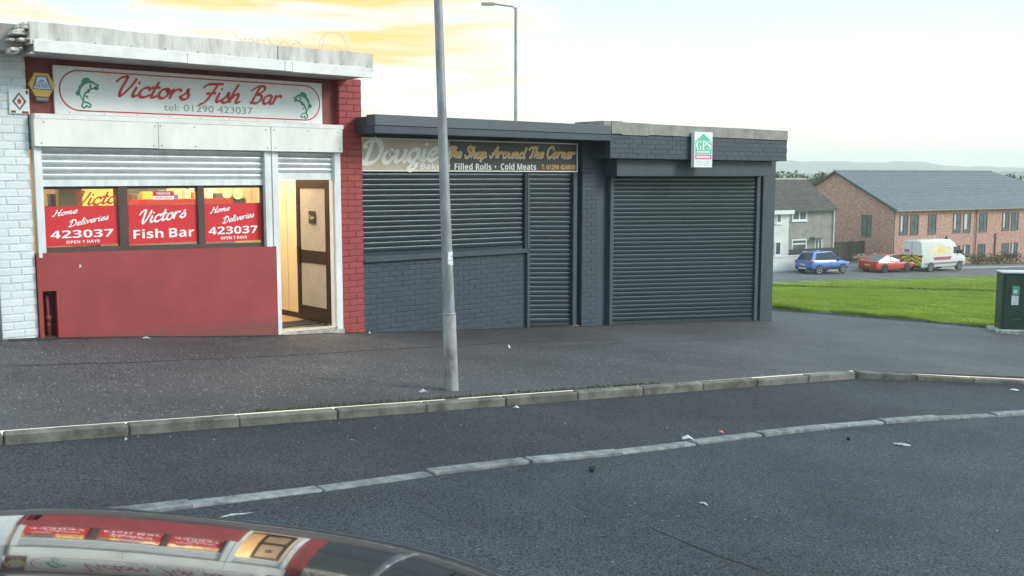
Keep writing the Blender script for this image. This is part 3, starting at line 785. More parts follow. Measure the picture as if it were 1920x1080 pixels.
# canopy
part('canopy_slab', M_soffit, vic, (-4.94, -.735, -.575, 8.0, 2.955, 3.02))
part('fascia_board', M_whiteboard, vic, (-4.95, -3.28, -.605, -.576, 2.945, 3.068, .004), (-3.276, -2.02, -.603, -.576, 2.942, 3.066, .004), (-2.016, -1.92, -.607, -.576, 2.94, 3.069, .004), (-1.916, -.73, -.605, -.576, 2.935, 3.064, .004))
cap_ = MB()
us = np.linspace(-4.98, -.70, 41)
for i in range(40):
    a, b = us[i], us[i + 1]
    j0 = .005 * math.sin(i * .37) + .003 * math.sin(i * 1.1); j1 = .005 * math.sin((i + 1) * .37) + .003 * math.sin((i + 1) * 1.1)
    cap_.add([(a, -.588, 3.021), (b, -.588, 3.021), (b, 8, 3.021), (a, 8, 3.021), (a, -.588, 3.25 + j0), (b, -.588, 3.25 + j1), (b, 8, 3.25 + j1), (a, 8, 3.25 + j0)], [(4, 5, 6, 7), (0, 1, 5, 4)] + ([(3, 0, 4, 7)] if i == 0 else []) + ([(1, 2, 6, 5)] if i == 39 else []))
cap_.build('parapet', M_roofcap, vic, fix=False)
seam = part('parapet_joint', M_soffit, vic, (-2.105, -2.095, -.597, -.58, 3.075, 3.24))
nl = MB()
for k in range(11): nl.lathe([(.007, 0), (.007, .005), (.003, .006)], 'y', 8, (-4.7 + k * .39, -.601, 3.085 + .004 * math.sin(k * 3)))
nlo = nl.build('nail_head', mat('nail_steel', (.2, .19, .18), .6, metal=.6), vic); nlo['kind'] = 'stuff'
# crumbled render at the canopy's near end
cr = MB()
for k in range(26):
    u = -4.99 + random.uniform(-.16, .05); z = 2.985 + random.uniform(-.06, .26); s = random.uniform(.012, .05)
    cr.box(u - s, u + s, -.60 + random.uniform(0, .08), -.4, z - s * .4, z + s * .4, .006)
cr.build('broken_render', mat('broken_render', (.60, .56, .52), .9, var=.5, vscale=25, bump=.8), vic)
# ledge and shutter box
part('ledge', M_whiteboard, vic, (-4.83, -.865, -.10, .10, 2.277, 2.335, .006))
s1, s2 = F(297, 250, .1)[0], F(508, 250, .1)[0]
part('shutter_box', M_box_w, vic, (-4.84, s1 - .003, -.10, .12, 1.975, 2.276, .004), (s1 + .003, s2 - .003, -.098, .12, 1.97, 2.276, .004), (s2 + .003, -.885, -.10, .12, 1.966, 2.276, .004))
rv = MB()
for uu in (-4.75, s1 - .05, s1 + .05, -3.0, s2 - .05, s2 + .05, -1.4, -.95):
    for zz in (2.24, 2.01): rv.lathe([(.009, 0), (.007, -.004)], 'y', 8, (uu + random.uniform(-.02, .02), -.101, zz))
rvo = rv.build('rivet', mat('rivet', (.3, .3, .3), .5, metal=.7), vic); rvo['kind'] = 'stuff'
# window shutter
ws = part('window_shutter', M_alu_w, vic, (-4.835, -4.80, -.04, .06, .74, 1.972), (-4.797, -4.752, -.03, .06, .79, 1.972))
curtain(ws, -4.752, -2.03, (1.985, 1.975), (1.533, 1.533), .02, M_alu, bar=.075, barmat=M_alu_w)
part('shutter_post', M_alu_w, vic, (-2.03, -1.975, -.045, .08, .735, 1.968), (-1.972, -1.925, -.03, .08, .735, 1.968), (-1.922, -1.895, -.045, .08, .735, 1.968))
part('door_jamb', M_alu_w, vic, (-1.892, -1.835, -.04, .10, -.48, 1.965), (-.975, -.885, -.03, .10, -.52, 1.962), (-.99, -.9751, .01, .10, -.5, 1.962))
ds = empty('door_shutter'); ds.parent = vic; OFF[ds.name] = OFF[vic.name]
curtain(ds, -1.835, -.985, (1.975, 1.965), (1.60, 1.60), .03, M_alu, bar=.09, barmat=M_alu_w)
# red panel with the pipe niche
b = base_z
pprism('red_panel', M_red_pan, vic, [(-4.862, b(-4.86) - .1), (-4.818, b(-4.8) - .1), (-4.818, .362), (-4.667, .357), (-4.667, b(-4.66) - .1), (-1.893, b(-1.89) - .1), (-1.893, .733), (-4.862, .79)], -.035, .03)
part('niche_back', mat('niche_paint', (.16, .035, .035), .7, var=.3, vscale=8), vic, (-4.86, -4.60, .13, .16, -.5, .45), (-4.86, -4.82, .031, .13, -.5, .45), (-4.665, -4.60, .031, .13, -.5, .45), (-4.86, -4.6, .031, .13, .363, .45))
pp = MB(); pp.tube([(-4.735, .07, -.4), (-4.735, .07, .05), (-4.742, .07, .3)], [.024, .022, .017], 12)
pp.lathe([(.034, 0), (.036, .01), (.036, .04), (.03, .05)], 'z', 12, (-4.735, .07, .02)); pp.lathe([(.028, 0), (.031, .008), (.028, .03)], 'z', 12, (-4.737, .07, -.05))
pp.build('pipe', mat('red_pipe_paint', (.30, .06, .06), .5, var=.2, vscale=12), vic, True)
part('panel_chip', mat('bare_chip', (.62, .5, .48), .8), vic, (-4.405, -4.392, -.0365, -.034, .60, .64), (-4.392, -4.38, -.0364, -.034, .615, .635))
# window
M_wbr = mat('brown_window_frame', (.085, .05, .042), .45, var=.2, vscale=8)
wf = pprism('window_frame', M_wbr, vic, [(-4.75, .785), (-2.03, .735), (-2.03, .79), (-4.75, .845)], .02, .09)
m1, m2 = F(230, 400, -.05)[0], F(376, 400, -.05)[0]
part('mullion', M_wbr, wf, (m1 - .052, m1 + .052, .022, .092, .80, 1.62))
part('mullion', M_wbr, wf, (m2 - .042, m2 + .042, .022, .092, .78, 1.62))
part('head_rail', M_wbr, wf, (-4.75, -2.03, .05, .092, 1.50, 1.66))
part('end_rail', M_wbr, wf, (-4.752, -4.735, .022, .092, .80, 1.62)); part('end_rail', M_wbr, wf, (-2.045, -2.03, .022, .092, .77, 1.62))
for a, c in ((-4.735, m1 - .052), (m1 + .052, m2 - .042), (m2 + .042, -2.045)):
    part('pane', M_glass, wf, (a, c, .060, .064, .78, 1.51))
# door leaf, folded back against the inside wall
dl = part('door', M_brown, vic, (-.985, -.945, .12, .235, -.40, 1.60, .004), (-.985, -.945, .93, 1.02, -.40, 1.60, .004), (-.985, -.945, .2352, .9298, 1.48, 1.60, .004), (-.985, -.945, .2352, .9298, -.40, -.20, .004), (-.985, -.945, .2352, .9298, .42, .60, .004))
part('handle', M_brown, dl, (-1.01, -.9852, .92, .985, .40, .66, .006))
M_dgl = mat('door_glass_painted_lit', (.40, .38, .36), .25, var=.12, vscale=2)  # opaque pane; pale colour stands in for the lit wall and reflections in glass
part('pane', M_dgl, dl, (-.968, -.964, .236, .929, .60, 1.48)); part('pane', M_dgl, dl, (-.968, -.964, .236, .929, -.20, .42))
os_ = part('open_card', mat('open_card_black', (.03, .03, .03), .5), dl, (-.990, -.9855, .50, .66, .98, 1.16))
mbx = MB()
v_, f_ = text_mesh('Open'); lo_, hi_ = v_[:, :2].min(0), v_[:, :2].max(0)
mbx.add([(-.9915, .645 - (q[0] - lo_[0]) / (hi_[0] - lo_[0]) * .13, 1.03 + (q[1] - lo_[1]) / (hi_[1] - lo_[1]) * .07) for q in v_], f_)
mbx.build('lettering', mat('card_cream', (.7, .6, .45), .6), os_, fix=False)
part('door_frame', M_brown, vic, (-.975, -.89, .1005, .119, -.45, 1.7), (-.942, -.89, .119, .20, -.45, 1.7))
pprism('threshold', mat('threshold_stone', (.42, .40, .37), .85, var=.4, vscale=9, bump=.5), vic, [(-1.834, b(-1.8) - .2), (-.88, b(-.88) - .2), (-.88, -.455), (-1.834, -.425)], -.06, .35)
part('threshold_strip', M_alu, vic, (-1.83, -.98, -.02, .03, -.4245, -.405))
# interior
M_cream = mat('cream_wall', (.74, .62, .40), .5, var=.06, vscale=3)
M_cream2 = mat('cream_wall_panel', (.72, .62, .43), .35, var=.05, vscale=2)
M_steel = mat('stainless', (.55, .54, .52), .25, metal=.9, var=.1, vscale=5)
M_blackmat = mat('black_mat', (.02, .02, .02), .8)
part('inside_floor', mat('shop_floor_tile', (.42, .26, .15), .45, var=.15, vscale=4), vic, (-4.86, -.88, .36, 5.2, -.47, -.42))
part('doormat', M_blackmat, vic, (-1.8, -1.0, .355, .78, -.419, -.405))
part('inside_wall', M_cream, vic, (-4.90, -.88, 5.2, 5.3, -.5, 2.6), (-4.90, -4.86, .35, 5.2, -.5, 2.6), (-4.9, -.88, .46, 5.2, 2.35, 2.45))
part('wall_panel', M_cream2, vic, (-.93, -.90, 1.03, 1.375, -.34, 2.34), (-.93, -.90, 1.387, 2.35, -.34, 2.34), (-.93, -.90, 2.36, 5.1, -.34, 2.34))
part('skirting', M_brown, vic, (-.935, -.90, 1.03, 5.1, -.42, -.345))
part('party_wall', M_cream, vic, (-.90, -.872, .2, 5.2, -.5, 2.4))
part('stall_riser', M_cream, vic, (-4.86, -1.9, .17, .22, -.5, .72), (-4.59, -1.9, .035, .169, -.5, .72))
ct = part('fryer_counter', M_steel, vic, (-3.7, -1.7, 1.5, 2.3, -.42, .75), (-3.7, -1.7, 1.55, 2.3, .75, 1.31))
part('counter_band', mat('counter_red', (.45, .04, .03), .4), ct, (-3.7, -1.7, 1.54, 1.549, 1.27, 1.335))
part('extractor_hood', mat('dark_steel', (.22, .21, .21), .35, metal=.7), vic, (-3.45, -2.5, 1.95, 2.7, 1.405, 2.2))
sh_ = part('shelf', mat('shelf_wood', (.35, .22, .12), .6), vic, (-4.55, -4.0, .5, .8, 1.285, 1.30), (-4.02, -3.98, .45, .8, -.4, 1.9))
cols = [(.18, .12, .35), (.75, .65, .45), (.7, .25, .1), (.8, .75, .6), (.12, .10, .09), (.6, .5, .1), (.2, .3, .12)]
k = 0
for yy, zz, row in ((.55, 1.301, [(-4.5, .07, .14), (-4.41, .09, .11), (-4.29, .07, .15), (-4.2, .10, .12)]), (1.6, 1.336, [(-3.15, .1, .07), (-2.98, .14, .10), (-2.72, .06, .12), (-2.6, .12, .06), (-2.38, .08, .13), (-2.25, .12, .09), (-2.05, .07, .12), (-1.92, .1, .07)])):
    for uu, w_, h_ in row:
        part('carton', mat('carton_%d' % (k % 7), cols[k % 7], .6), sh_, (uu, uu + w_, yy, yy + .12, zz, zz + h_, .004)); k += 1
part('till', mat('till_plastic', (.5, .48, .46), .5), vic, (-4.55, -4.3, .45, .75, 1.05, 1.27, .01))
for i, uu in enumerate((-1.62, -1.38, -1.2)):
    c_ = MB(); c_.lathe([(.085, 0), (.085, .02), (.07, .025)], 'y', 20, (uu, 2.4 - .03, 1.42 - .02 * i)); c_.build('wall_plate', mat('plate_cream', (.85, .74, .5), .4), vic)
part('menu_board', mat('menu_dark', (.06, .05, .045), .5), vic, (-1.98, -1.76, 2.42, 2.45, 1.22, 1.6), (-1.7, -1.05, 2.42, 2.449, 1.2, 1.31))
part('menu_sheet', mat('menu_paper', (.75, .7, .55), .6), vic, (-1.96, -1.88, 2.41, 2.419, 1.26, 1.55), (-1.86, -1.78, 2.41, 2.419, 1.26, 1.55))
part('inside_screen', M_cream, vic, (-2.4, -.94, 2.46, 2.5, -.4, 2.34))
M_tube = mat('tube_lamp', (1, .9, .7), .5, emit=((1, .78, .48), 12.0))
lt = part('ceiling_lamp', M_tube, vic, (-4.2, -3.0, 1.0, 1.12, 2.30, 2.345)); part('ceiling_lamp', M_tube, vic, (-2.6, -1.4, 1.3, 1.42, 2.30, 2.345)); part('ceiling_lamp', M_tube, vic, (-2.6, -1.4, 3.2, 3.32, 2.30, 2.345))
for i, (uu, yy) in enumerate(((-3.4, 1.1), (-1.75, 1.3), (-1.7, 3.0))):
    al = bpy.data.lights.new('shop_lamp', 'AREA'); al.energy = 34; al.color = (1, .80, .54); al.shape = 'RECTANGLE'; al.size = 1.2; al.size_y = .3
    ao = bpy.data.objects.new('shop_lamp', al); COL.objects.link(ao); ao.parent = vic
    o_ = OFF[vic.name]; ao.location = (uu - o_[0], yy - o_[1], 2.27 - o_[2])
# back part of the shop
part('rear_walls', M_roofcap, vic, (-5.2, -5.1, .5, 8, -1, 2.95), (-.51, -.50, .5, 8, -1.5, 2.95), (-5.2, -.5, 7.9, 8, -1, 2.95))

# ---- signs on the fish bar
M_sred = mat('sign_red', (.55, .035, .04), .4); M_sgreen = mat('sign_green', (.05, .28, .17), .4); M_sgrey = mat('sign_grey_green', (.20, .30, .26), .4)
sg = shop_root('shop_sign', 'long white fish bar fascia sign with red script and two green fish', 'sign', -2.83, 2.33)
part('panel', M_sign_w, sg, (-4.56, -1.10, .055, .099, 2.345, 2.888, .004))
def stadium(u0, u1, z0, z1, r, n=14):
    o = []
    for cx, cz, a0 in ((u1 - r, z1 - r, 0), (u0 + r, z1 - r, 90), (u0 + r, z0 + r, 180), (u1 - r, z0 + r, 270)):
        for k in range(n + 1):
            a = R(a0 + 90 * k / n); o.append((cx + r * math.cos(a), cz + r * math.sin(a)))
    return o
def outline_band(pts, w, y, m, parent, name='border'):
    pts = [np.array(p) for p in pts]; n = len(pts); vs = []
    for i in range(n):
        t = pts[(i + 1) % n] - pts[i - 1]; t = t / (np.linalg.norm(t) + 1e-9); nn = np.array([-t[1], t[0]]) * w / 2
        for s in (1, -1): vs.append((pts[i][0] + nn[0] * s, y, pts[i][1] + nn[1] * s))
    mb = MB(); mb.add(vs, [(2 * i, 2 * i + 1, (2 * i + 3) % (2 * n), (2 * i + 2) % (2 * n)) for i in range(n)]); return mb.build(name, m, parent, fix=False)
outline_band(stadium(-4.50, -1.14, 2.392, 2.842, .222), .016, .053, M_sred, sg)
script('Victors', -3.92, 2.578, .98, .235, .0525, M_sred, sg, weight=.19, rot=.0, thin=.45)
script('Fish', -2.86, 2.565, .60, .235, .0525, M_sred, sg, weight=.19, thin=.45)
script('Bar', -2.20, 2.575, .50, .225, .0525, M_sred, sg, weight=.19, thin=.45)
put_text('tel: 01290 423037', -3.30, 2.435, 1.17, .085, .0525, M_sgrey, sg)
def fish(cx, cz, s, flip, parent):
    f = -1 if flip else 1
    X = lambda p: (cx + f * p[0] * s, cz + p[1] * s)
    # leaping fish: back arc (dark green) and belly line
    outer = catmull([(.46, .30), (.20, .46), (-.12, .42), (-.38, .20), (-.46, -.12), (-.34, -.40), (-.24, -.62)], 5)
    inner = catmull([(.44, .24), (.20, .33), (-.08, .28), (-.28, .08), (-.36, -.14), (-.30, -.38), (-.24, -.62)], 5)
    mb = MB(); n = len(outer)
    mb.add([(X(p)[0], .0524, X(p)[1]) for p in outer] + [(X(p)[0], .0524, X(p)[1]) for p in inner], [(i, i + 1, n + i + 1, n + i) for i in range(n - 1)])
    fin = [(-.30, .40), (-.16, .56), (.02, .60), (.14, .52), (.10, .46), (-.12, .42), (-.26, .32)]
    mb.add([(X(p)[0], .0522, X(p)[1]) for p in fin], [tuple(range(len(fin)))])
    fin2 = [(-.46, -.02), (-.60, -.16), (-.52, -.30), (-.42, -.30)]
    mb.add([(X(p)[0], .0522, X(p)[1]) for p in fin2], [tuple(range(4))])
    mb.build('fish_emblem', M_sgreen, parent, fix=False)
    ml = MB()
    lines = [[(.46, .30), (.52, .24), (.44, .18), (.34, .16), (.50, .10), (.44, .04), (.30, .10)], [(.30, .10), (.12, .02), (-.06, -.10), (-.18, -.28), (-.22, -.44), (-.24, -.62)],
             [(-.24, -.62), (-.30, -.80), (-.16, -.88), (-.10, -.76), (.06, -.84), (.12, -.72), (-.02, -.62), (-.20, -.58)], [(.18, .30), (.12, .18), (.18, .08)], [(.02, .06), (.06, -.10), (-.06, -.12)], [(-.10, -.28), (.0, -.38)]]
    for q in lines: ribbon(ml, catmull(q, 5), .022, .0526, X, thin=.6, ends=False)
    e = X((.32, .28)); ml.add([(e[0] + .008 * math.cos(a), .0515, e[1] + .008 * math.sin(a)) for a in np.linspace(0, 6.28, 9)[:-1]], [tuple(range(8))])
    ml.build('fish_outline', M_sgreen, parent, fix=False)
fish(-4.19, 2.63, .235, False, sg)
fish(-1.40, 2.62, .235, True, sg)
sc_ = MB()
for k in range(9):
    for zz in (2.866, 2.366): sc_.lathe([(.008, 0), (.006, -.004)], 'y', 6, (-4.4 + k * .39, .0548, zz))
sco = sc_.build('screw', mat('rivet2', (.35, .35, .35), .5, metal=.5), sg); sco['kind'] = 'stuff'

al_u, al_z = F(83, 158, .05)
ab = shop_root('alarm_box', 'hexagonal yellow and blue burglar alarm box beside the white fish bar sign', 'alarm box', al_u, al_z - .16)
hx = [(al_u + .142 * math.cos(R(60 * k)), al_z + .148 * math.sin(R(60 * k))) for k in range(6)]
pprism('casing', mat('alarm_yellow', (.72, .46, .10), .35, var=.06), ab, hx, .03, .099)
pprism('trapezoid', mat('alarm_blue', (.07, .10, .25), .35), ab, [(al_u - .105, al_z - .052), (al_u + .105, al_z - .052), (al_u + .058, al_z + .092), (al_u - .058, al_z + .092)], .0285, .0299)
pprism('trapezoid_face', mat('alarm_white', (.72, .76, .80), .35), ab, [(al_u - .088, al_z - .044), (al_u + .088, al_z - .044), (al_u + .068, al_z + .018), (al_u - .068, al_z + .018)], .0272, .0284)
pprism('trapezoid_face', MATS['alarm_white'], ab, [(al_u - .062, al_z + .024), (al_u + .062, al_z + .024), (al_u + .044, al_z + .082), (al_u - .044, al_z + .082)], .0272, .0284)
put_text(sans('PARTNERS', True), al_u - .072, al_z - .036, .144, .044, .0268, MATS['alarm_blue'], ab)
pprism('emblem', mat('alarm_light_blue', (.25, .38, .62), .35), ab, [(al_u - .03, al_z + .03), (al_u + .03, al_z + .03), (al_u + .018, al_z + .056), (al_u - .018, al_z + .056)], .0266, .0271)
part('siren', mat('siren_grey', (.25, .28, .27), .5), ab, (al_u - .07, al_u + .07, .035, .095, al_z - .178, al_z - .129, .015))

dg_u, dg_z = F(36, 190, .02)
dsn = shop_root('wall_plate', 'small square white plate with grey diamond and red dot on white bricks', 'sign', dg_u, dg_z - .14)
part('plate', M_sign_w, dsn, (dg_u - .105, dg_u + .105, -.022, -.012, dg_z - .135, dg_z + .135, .003))
outline_band([(dg_u + .062, dg_z), (dg_u, dg_z + .085), (dg_u - .062, dg_z), (dg_u, dg_z - .085)], .026, -.0235, mat('diamond_grey', (.12, .11, .11), .5), dsn, 'diamond')
c_ = MB(); c_.add([(dg_u + .022 * math.cos(a), -.0245, dg_z + .03 * math.sin(a)) for a in np.linspace(0, 6.283, 15)[:-1]], [tuple(range(14))]); c_.build('red_dot', M_sred, dsn, fix=False)
part('rust_mark', M_rust, dsn, (dg_u - .09, dg_u - .04, -.0228, -.0221, dg_z - .125, dg_z - .10), (dg_u + .02, dg_u + .09, -.0228, -.0221, dg_z - .13, dg_z - .105), (dg_u + .07, dg_u + .095, -.0228, -.0221, dg_z + .08, dg_z + .12))

# ---- vinyl posters on the window
M_vin = mat('poster_red', (.62, .025, .035), .4, var=.04, vscale=3); M_vw = mat('poster_white', (.82, .82, .82), .4)
def poster(label, u0, u1, za, zb, kind):
    rt = shop_root('window_poster', label, 'poster', (u0 + u1) / 2, zb, 'red posters in the fish bar window', .05)
    pprism('sheet', M_vin, rt, [(u0, zb[0]), (u1, zb[1]), (u1, za[1]), (u0, za[0])], .0545, .0585) if isinstance(zb, tuple) else part('sheet', M_vin, rt, (u0, u1, .0545, .0585, zb, za))
    w = u1 - u0; h = za - zb; y = .0538
    if kind == 'home':
        script('Home', u0 + .10 * w, zb + .745 * h, .36 * w, .15 * h, y, M_vw, rt, weight=.22, rot=.14, thin=.5)
        script('Deliveries', u0 + .31 * w, zb + .475 * h, .58 * w, .16 * h, y, M_vw, rt, weight=.22, rot=.17, thin=.5)
        put_text(sans('423037', True), u0 + .065 * w, zb + .195 * h, .86 * w, .20 * h, y, M_vw, rt)
        put_text(sans('OPEN 7 DAYS', True), u0 + .27 * w, zb + .055 * h, .46 * w, .075 * h, y, M_vw, rt)
    else:
        script('Victors', u0 + .13 * w, zb + .50 * h, .74 * w, .34 * h, y, M_vw, rt, weight=.18, rot=.13, thin=.5)
        put_text(sans('Fish', True), u0 + .06 * w, zb + .14 * h, .43 * w, .24 * h, y, M_vw, rt); put_text(sans('Bar', True), u0 + .575 * w, zb + .14 * h, .375 * w, .24 * h, y, M_vw, rt)
    return rt
poster('red home deliveries poster in the leftmost window pane', -4.728, m1 - .058, 1.305, .855, 'home')
poster('red fish bar poster in the middle window pane', m1 + .068, m2 - .048, 1.305, .838, 'fish')
poster('red home deliveries poster in the window pane beside the door', m2 + .05, -2.047, 1.305, .822, 'home')
# lightbox inside the left pane
lb_u0, lb_u1 = F(152, 365, -.3)[0], F(222, 365, -.3)[0]
lb = shop_root('lightbox_sign', 'glowing yellow lightbox with red script inside the left window', 'sign', lb_u0, 1.1, None, .3)
M_lb = mat('lightbox_yellow', (.8, .6, .12), .4, emit=((1, .72, .16), .75))
part('box', mat('lightbox_frame', (.55, .40, .22), .5), lb, (lb_u0 - .25, lb_u1 + .12, .32, .42, 1.05, 1.62))
part('face', M_lb, lb, (lb_u0 + .02, lb_u1 - .06, .305, .319, 1.10, 1.60))
part('red_edge', M_sred, lb, (lb_u1 - .058, lb_u1 + .11, .305, .319, 1.10, 1.60))
script('Victors', lb_u0 - .10, F(180, 386, -.3)[1], .72, .165, .302, mat('lightbox_red', (.6, .06, .02), .4, emit=((1, .12, .03), .25)), lb, weight=.19, rot=.06)
script('Fish Bar', lb_u0 + .05, F(180, 386, -.3)[1] - .10, .55, .10, .302, MATS['lightbox_red'], lb, weight=.19, rot=.04)
fh_u, fh_z = F(307, 367, -.05)
fh = shop_root('window_sticker', 'small red and white order online sticker above the middle poster', 'sticker', fh_u, fh_z - .05, None, .055)
part('red_band', M_vin, fh, (fh_u - .13, fh_u + .13, .0555, .0595, fh_z - .002, fh_z + .055)); part('white_band', M_vw, fh, (fh_u - .13, fh_u + .13, .0555, .0595, fh_z - .045, fh_z - .0025))
put_text(sans('FOODHUB', True), fh_u - .085, fh_z + .012, .17, .032, .0548, M_vw, fh); put_text('ORDER ONLINE', fh_u - .11, fh_z - .036, .22, .024, .0548, mat('sticker_grey', (.25, .2, .2), .5), fh)

# ---- neighbour at the left edge
nb = shop_root('neighbour_shop', 'strip of white brick shop with grey downpipe at the left edge', 'shop', -7.2, .0)
part('wall', M_white_mo, nb, (-9.2, -5.262, .02, 6, -.6, 2.95))
part('canopy', mat('neighbour_canopy', (.30, .27, .26), .8, var=.2, vscale=3), nb, (-9.2, -5.0, -.42, 6, 2.96, 3.23))
dp = MB(); dp.tube([(-5.30, -.035, -.3), (-5.30, -.035, 1.95)], .036, 12)
dp.build('downpipe', mat('downpipe_grey', (.16, .18, .20), .5, var=.2, vscale=6), nb, True)

# ---- corner shop with slate shutters
dou = shop_root('corner_shop', 'slate grey painted brick shop with closed roller shutters and long dark sign', 'shop', 1.6, -.75)
DY = .04
bw = part('front_wall', M_navy_mo, dou, (-.506, 2.63, DY + .005, .35, -1.4, .44))
bricks(bw, -.505, 2.615, .425, .0755, .2285, DY, M_navy_br, BR['n'], joint=.009)
part('upper_wall', M_navy, dou, (-.505, 4.0, DY + .05, .35, 1.66, 2.26))
pprism('sill', M_navy, dou, [(-.506, .442), (2.66, .425), (2.66, .487), (-.506, .515)], DY - .05, .2)
s_ = empty('window_shutter'); s_.parent = dou; OFF[s_.name] = OFF[dou.name]
curtain(s_, -.495, 2.575, (1.695, 1.695), (.515, .48), DY + .02, M_navy_sh, bar=.06)
part('guide_rail', M_navy, dou, (2.577, 2.605, DY - .035, .2, .488, 1.70), (2.607, 2.664, DY - .05, .2, -.95, 1.70, .004))
part('guide_rail', M_navy, dou, (3.652, 3.715, DY - .05, .2, -1.1, 1.70, .004), (3.718, 3.786, DY - .01, .2, -1.1, 1.72, .004))
s_ = empty('door_shutter'); s_.parent = dou; OFF[s_.name] = OFF[dou.name]
curtain(s_, 2.664, 3.652, (1.695, 1.695), (-.775, -.865), DY + .015, M_navy_sh, bar=.05)
part('lock', mat('lock_dark', (.03, .035, .04), .4), dou, (2.625, 2.648, DY - .058, DY - .05, 1.63, 1.655), (3.68, 3.70, DY - .058, DY - .05, 1.62, 1.65))
part('door_sill', mat('sill_brick_dust', (.20, .14, .12), .9, var=.4, vscale=12), dou, (2.62, 3.80, -.02, .3, -1.2, -.868))
pier = part('brick_pier', M_navy_mo, dou, (3.853, 4.205, -.015, .35, -1.4, 2.25))
bricks(pier, 3.85, 4.21, 2.22, .0755, .2285, -.02, M_navy_br, BR['p'], joint=.009)
part('return_wall', M_navy, dou, (3.787, 3.85, .12, .35, -1.3, 2.25), (4.212, 4.50, .03, .35, -1.4, 2.25), (4.5, 4.52, .10, .35, -1.4, 2.25))
rf = part('roof', M_navy, dou, (-.50, 4.05, -.47, 7, 2.235, 2.41))
part('fascia_board', M_navy, dou, (-.635, 4.03, -.505, -.471, 2.225, 2.325, .004))
part('fascia_cap', mat('fascia_cap', (.085, .10, .115), .45, var=.1, vscale=2), dou, (-.635, 4.0, -.515, -.30, 2.328, 2.475, .006))
part('fascia_return', M_navy, dou, (-.632, -.503, -.4708, -.02, 2.23, 2.45))
part('roof_felt', mat('roof_felt', (.05, .05, .055), .9), dou, (-.5, 4.05, -.29, 7, 2.412, 2.455))
part('rear_walls', M_navy, dou, (-.5, 4.4, 6.9, 7, -2, 2.23))

M_beige = mat('sign_beige', (.55, .47, .36), .45, var=.1, vscale=3); M_char = mat('sign_charcoal', (.055, .057, .058), .4, var=.1, vscale=3)
M_cremel = mat('sign_cream_letter', (.88, .84, .78), .45); M_gold = mat('sign_gold', (.78, .42, .10), .4); M_offw = mat('sign_offwhite', (.80, .78, .74), .45)
ds_ = shop_root('shop_sign', 'dark and beige corner shop sign with cream and gold script lettering', 'sign', 1.64, 1.72)
spl = F(846, 290, 0)[0]
part('beige_panel', M_beige, ds_, (-.498, spl, DY - .005, DY + .049, 1.718, 2.185)); part('charcoal_panel', M_char, ds_, (spl + .002, 3.775, DY - .005, DY + .049, 1.718, 2.185))
part('border', M_offw, ds_, (-.503, 3.78, DY - .012, DY - .0055, 2.171, 2.188), (-.503, 3.78, DY - .012, DY - .0055, 1.716, 1.733), (3.763, 3.78, DY - .0121, DY - .0055, 1.7335, 2.1705))
script('Dougie', -.50, 1.82, 1.37, .33, DY - .0065, M_cremel, ds_, weight=.27, slant=.16, rot=.05, thin=.36)
script("'", .86, 1.88, .07, .29, DY - .0065, M_cremel, ds_, weight=.2, slant=.22, thin=.36)
script("s", .93, 1.90, .16, .30, DY - .0065, M_cremel, ds_, weight=.27, slant=.16, thin=.36)
for mm_, dx, dzv, yy, wt in ((M_offw, .010, -.008, DY - .0060, .27), (M_gold, 0, 0, DY - .0085, .21)):
    for wd_, xa, xb_, ya, yb_ in (('The', 842, 868, 274, 294), ('Shop', 873, 915, 274, 295), ('Around', 920, 988, 275, 295), ('The', 992, 1022, 275, 295), ('Corner', 1026, 1080, 275, 295.5)):
        ua, zb_ = F(xa, yb_); ub, _ = F(xb_, yb_); zt_ = F((xa + xb_) / 2, ya)[1]; zb_ = F((xa + xb_) / 2, yb_)[1]
        script(wd_, ua + dx, zb_ + dzv, ub - ua, zt_ - zb_, yy, mm_, ds_, weight=wt, slant=.18, thin=.6)
def px_text(s, x0, x1, y0, y1, m, parent, yy):
    a, zb = F(x0, y1); c, _ = F(x1, y1); _, zt = F((x0 + x1) / 2, y0); _, zb = F((x0 + x1) / 2, y1)
    return put_text(s, a, zb, c - a, zt - zb, yy, m, parent)
px_text(sans('Bakery', True), 791, 847, 305.5, 321, M_vw, ds_, DY - .0065)
px_text(sans('•  Filled Rolls', True), 842, 924, 306, 318.5, M_vw, ds_, DY - .0065)
px_text(sans('•  Cold Meats', True), 930, 1008, 306, 318.5, M_vw, ds_, DY - .0065)
px_text(sans('T: 01290 424939', True), 1018, 1081, 309, 317.5, M_gold, ds_, DY - .0065)

# ---- garage unit at the corner
gar = shop_root('shuttered_unit', 'slate grey corner unit with wide closed roller shutter and brick parapet', 'shop', 6.9, -1.1)
par = part('parapet_wall', M_navy_mo, gar, (4.062, 9.215, -.445, .35, 1.942, 2.36))
bricks(par, 4.06, 9.22, 2.352, .0815, .2285, -.45, M_navy_br, BR['g'], joint=.003, zbot=1.96)
fl = MB()
us = np.array([3.88, 4.06, 4.32, 5.0, 5.9, 6.6, 7.4, 8.1, 9.20])
for i in range(8):
    a_, b_ = us[i], us[i + 1]
    dzv = .004 * math.sin(i * 1.3) + (.012 if i < 2 else 0)
    fl.box(a_, b_, -.47 - (.012 if i == 1 else .003 * (i % 2)), .2, 2.352 + dzv + (.0 if i > 2 else -.02), 2.538 + dzv)
fl.build('flashing', mat('lead_flashing', (.25, .245, .23), .6, var=.25, vscale=4, bump=.3, bscale=14), gar)
part('roof', mat('roof_felt', (.05, .05, .055), .9), gar, (4.06, 9.2, .201, 7.5, 2.30, 2.42))
part('shutter_box', M_navy, gar, (4.395, 8.93, -.30, .10, 1.645, 1.936, .008))
part('box_shadow_gap', M_navy_mo, gar, (4.06, 9.2, -.25, .2, 1.936, 1.9419))
s_ = empty('roller_shutter'); s_.parent = gar; OFF[s_.name] = OFF[gar.name]
GYF = .02
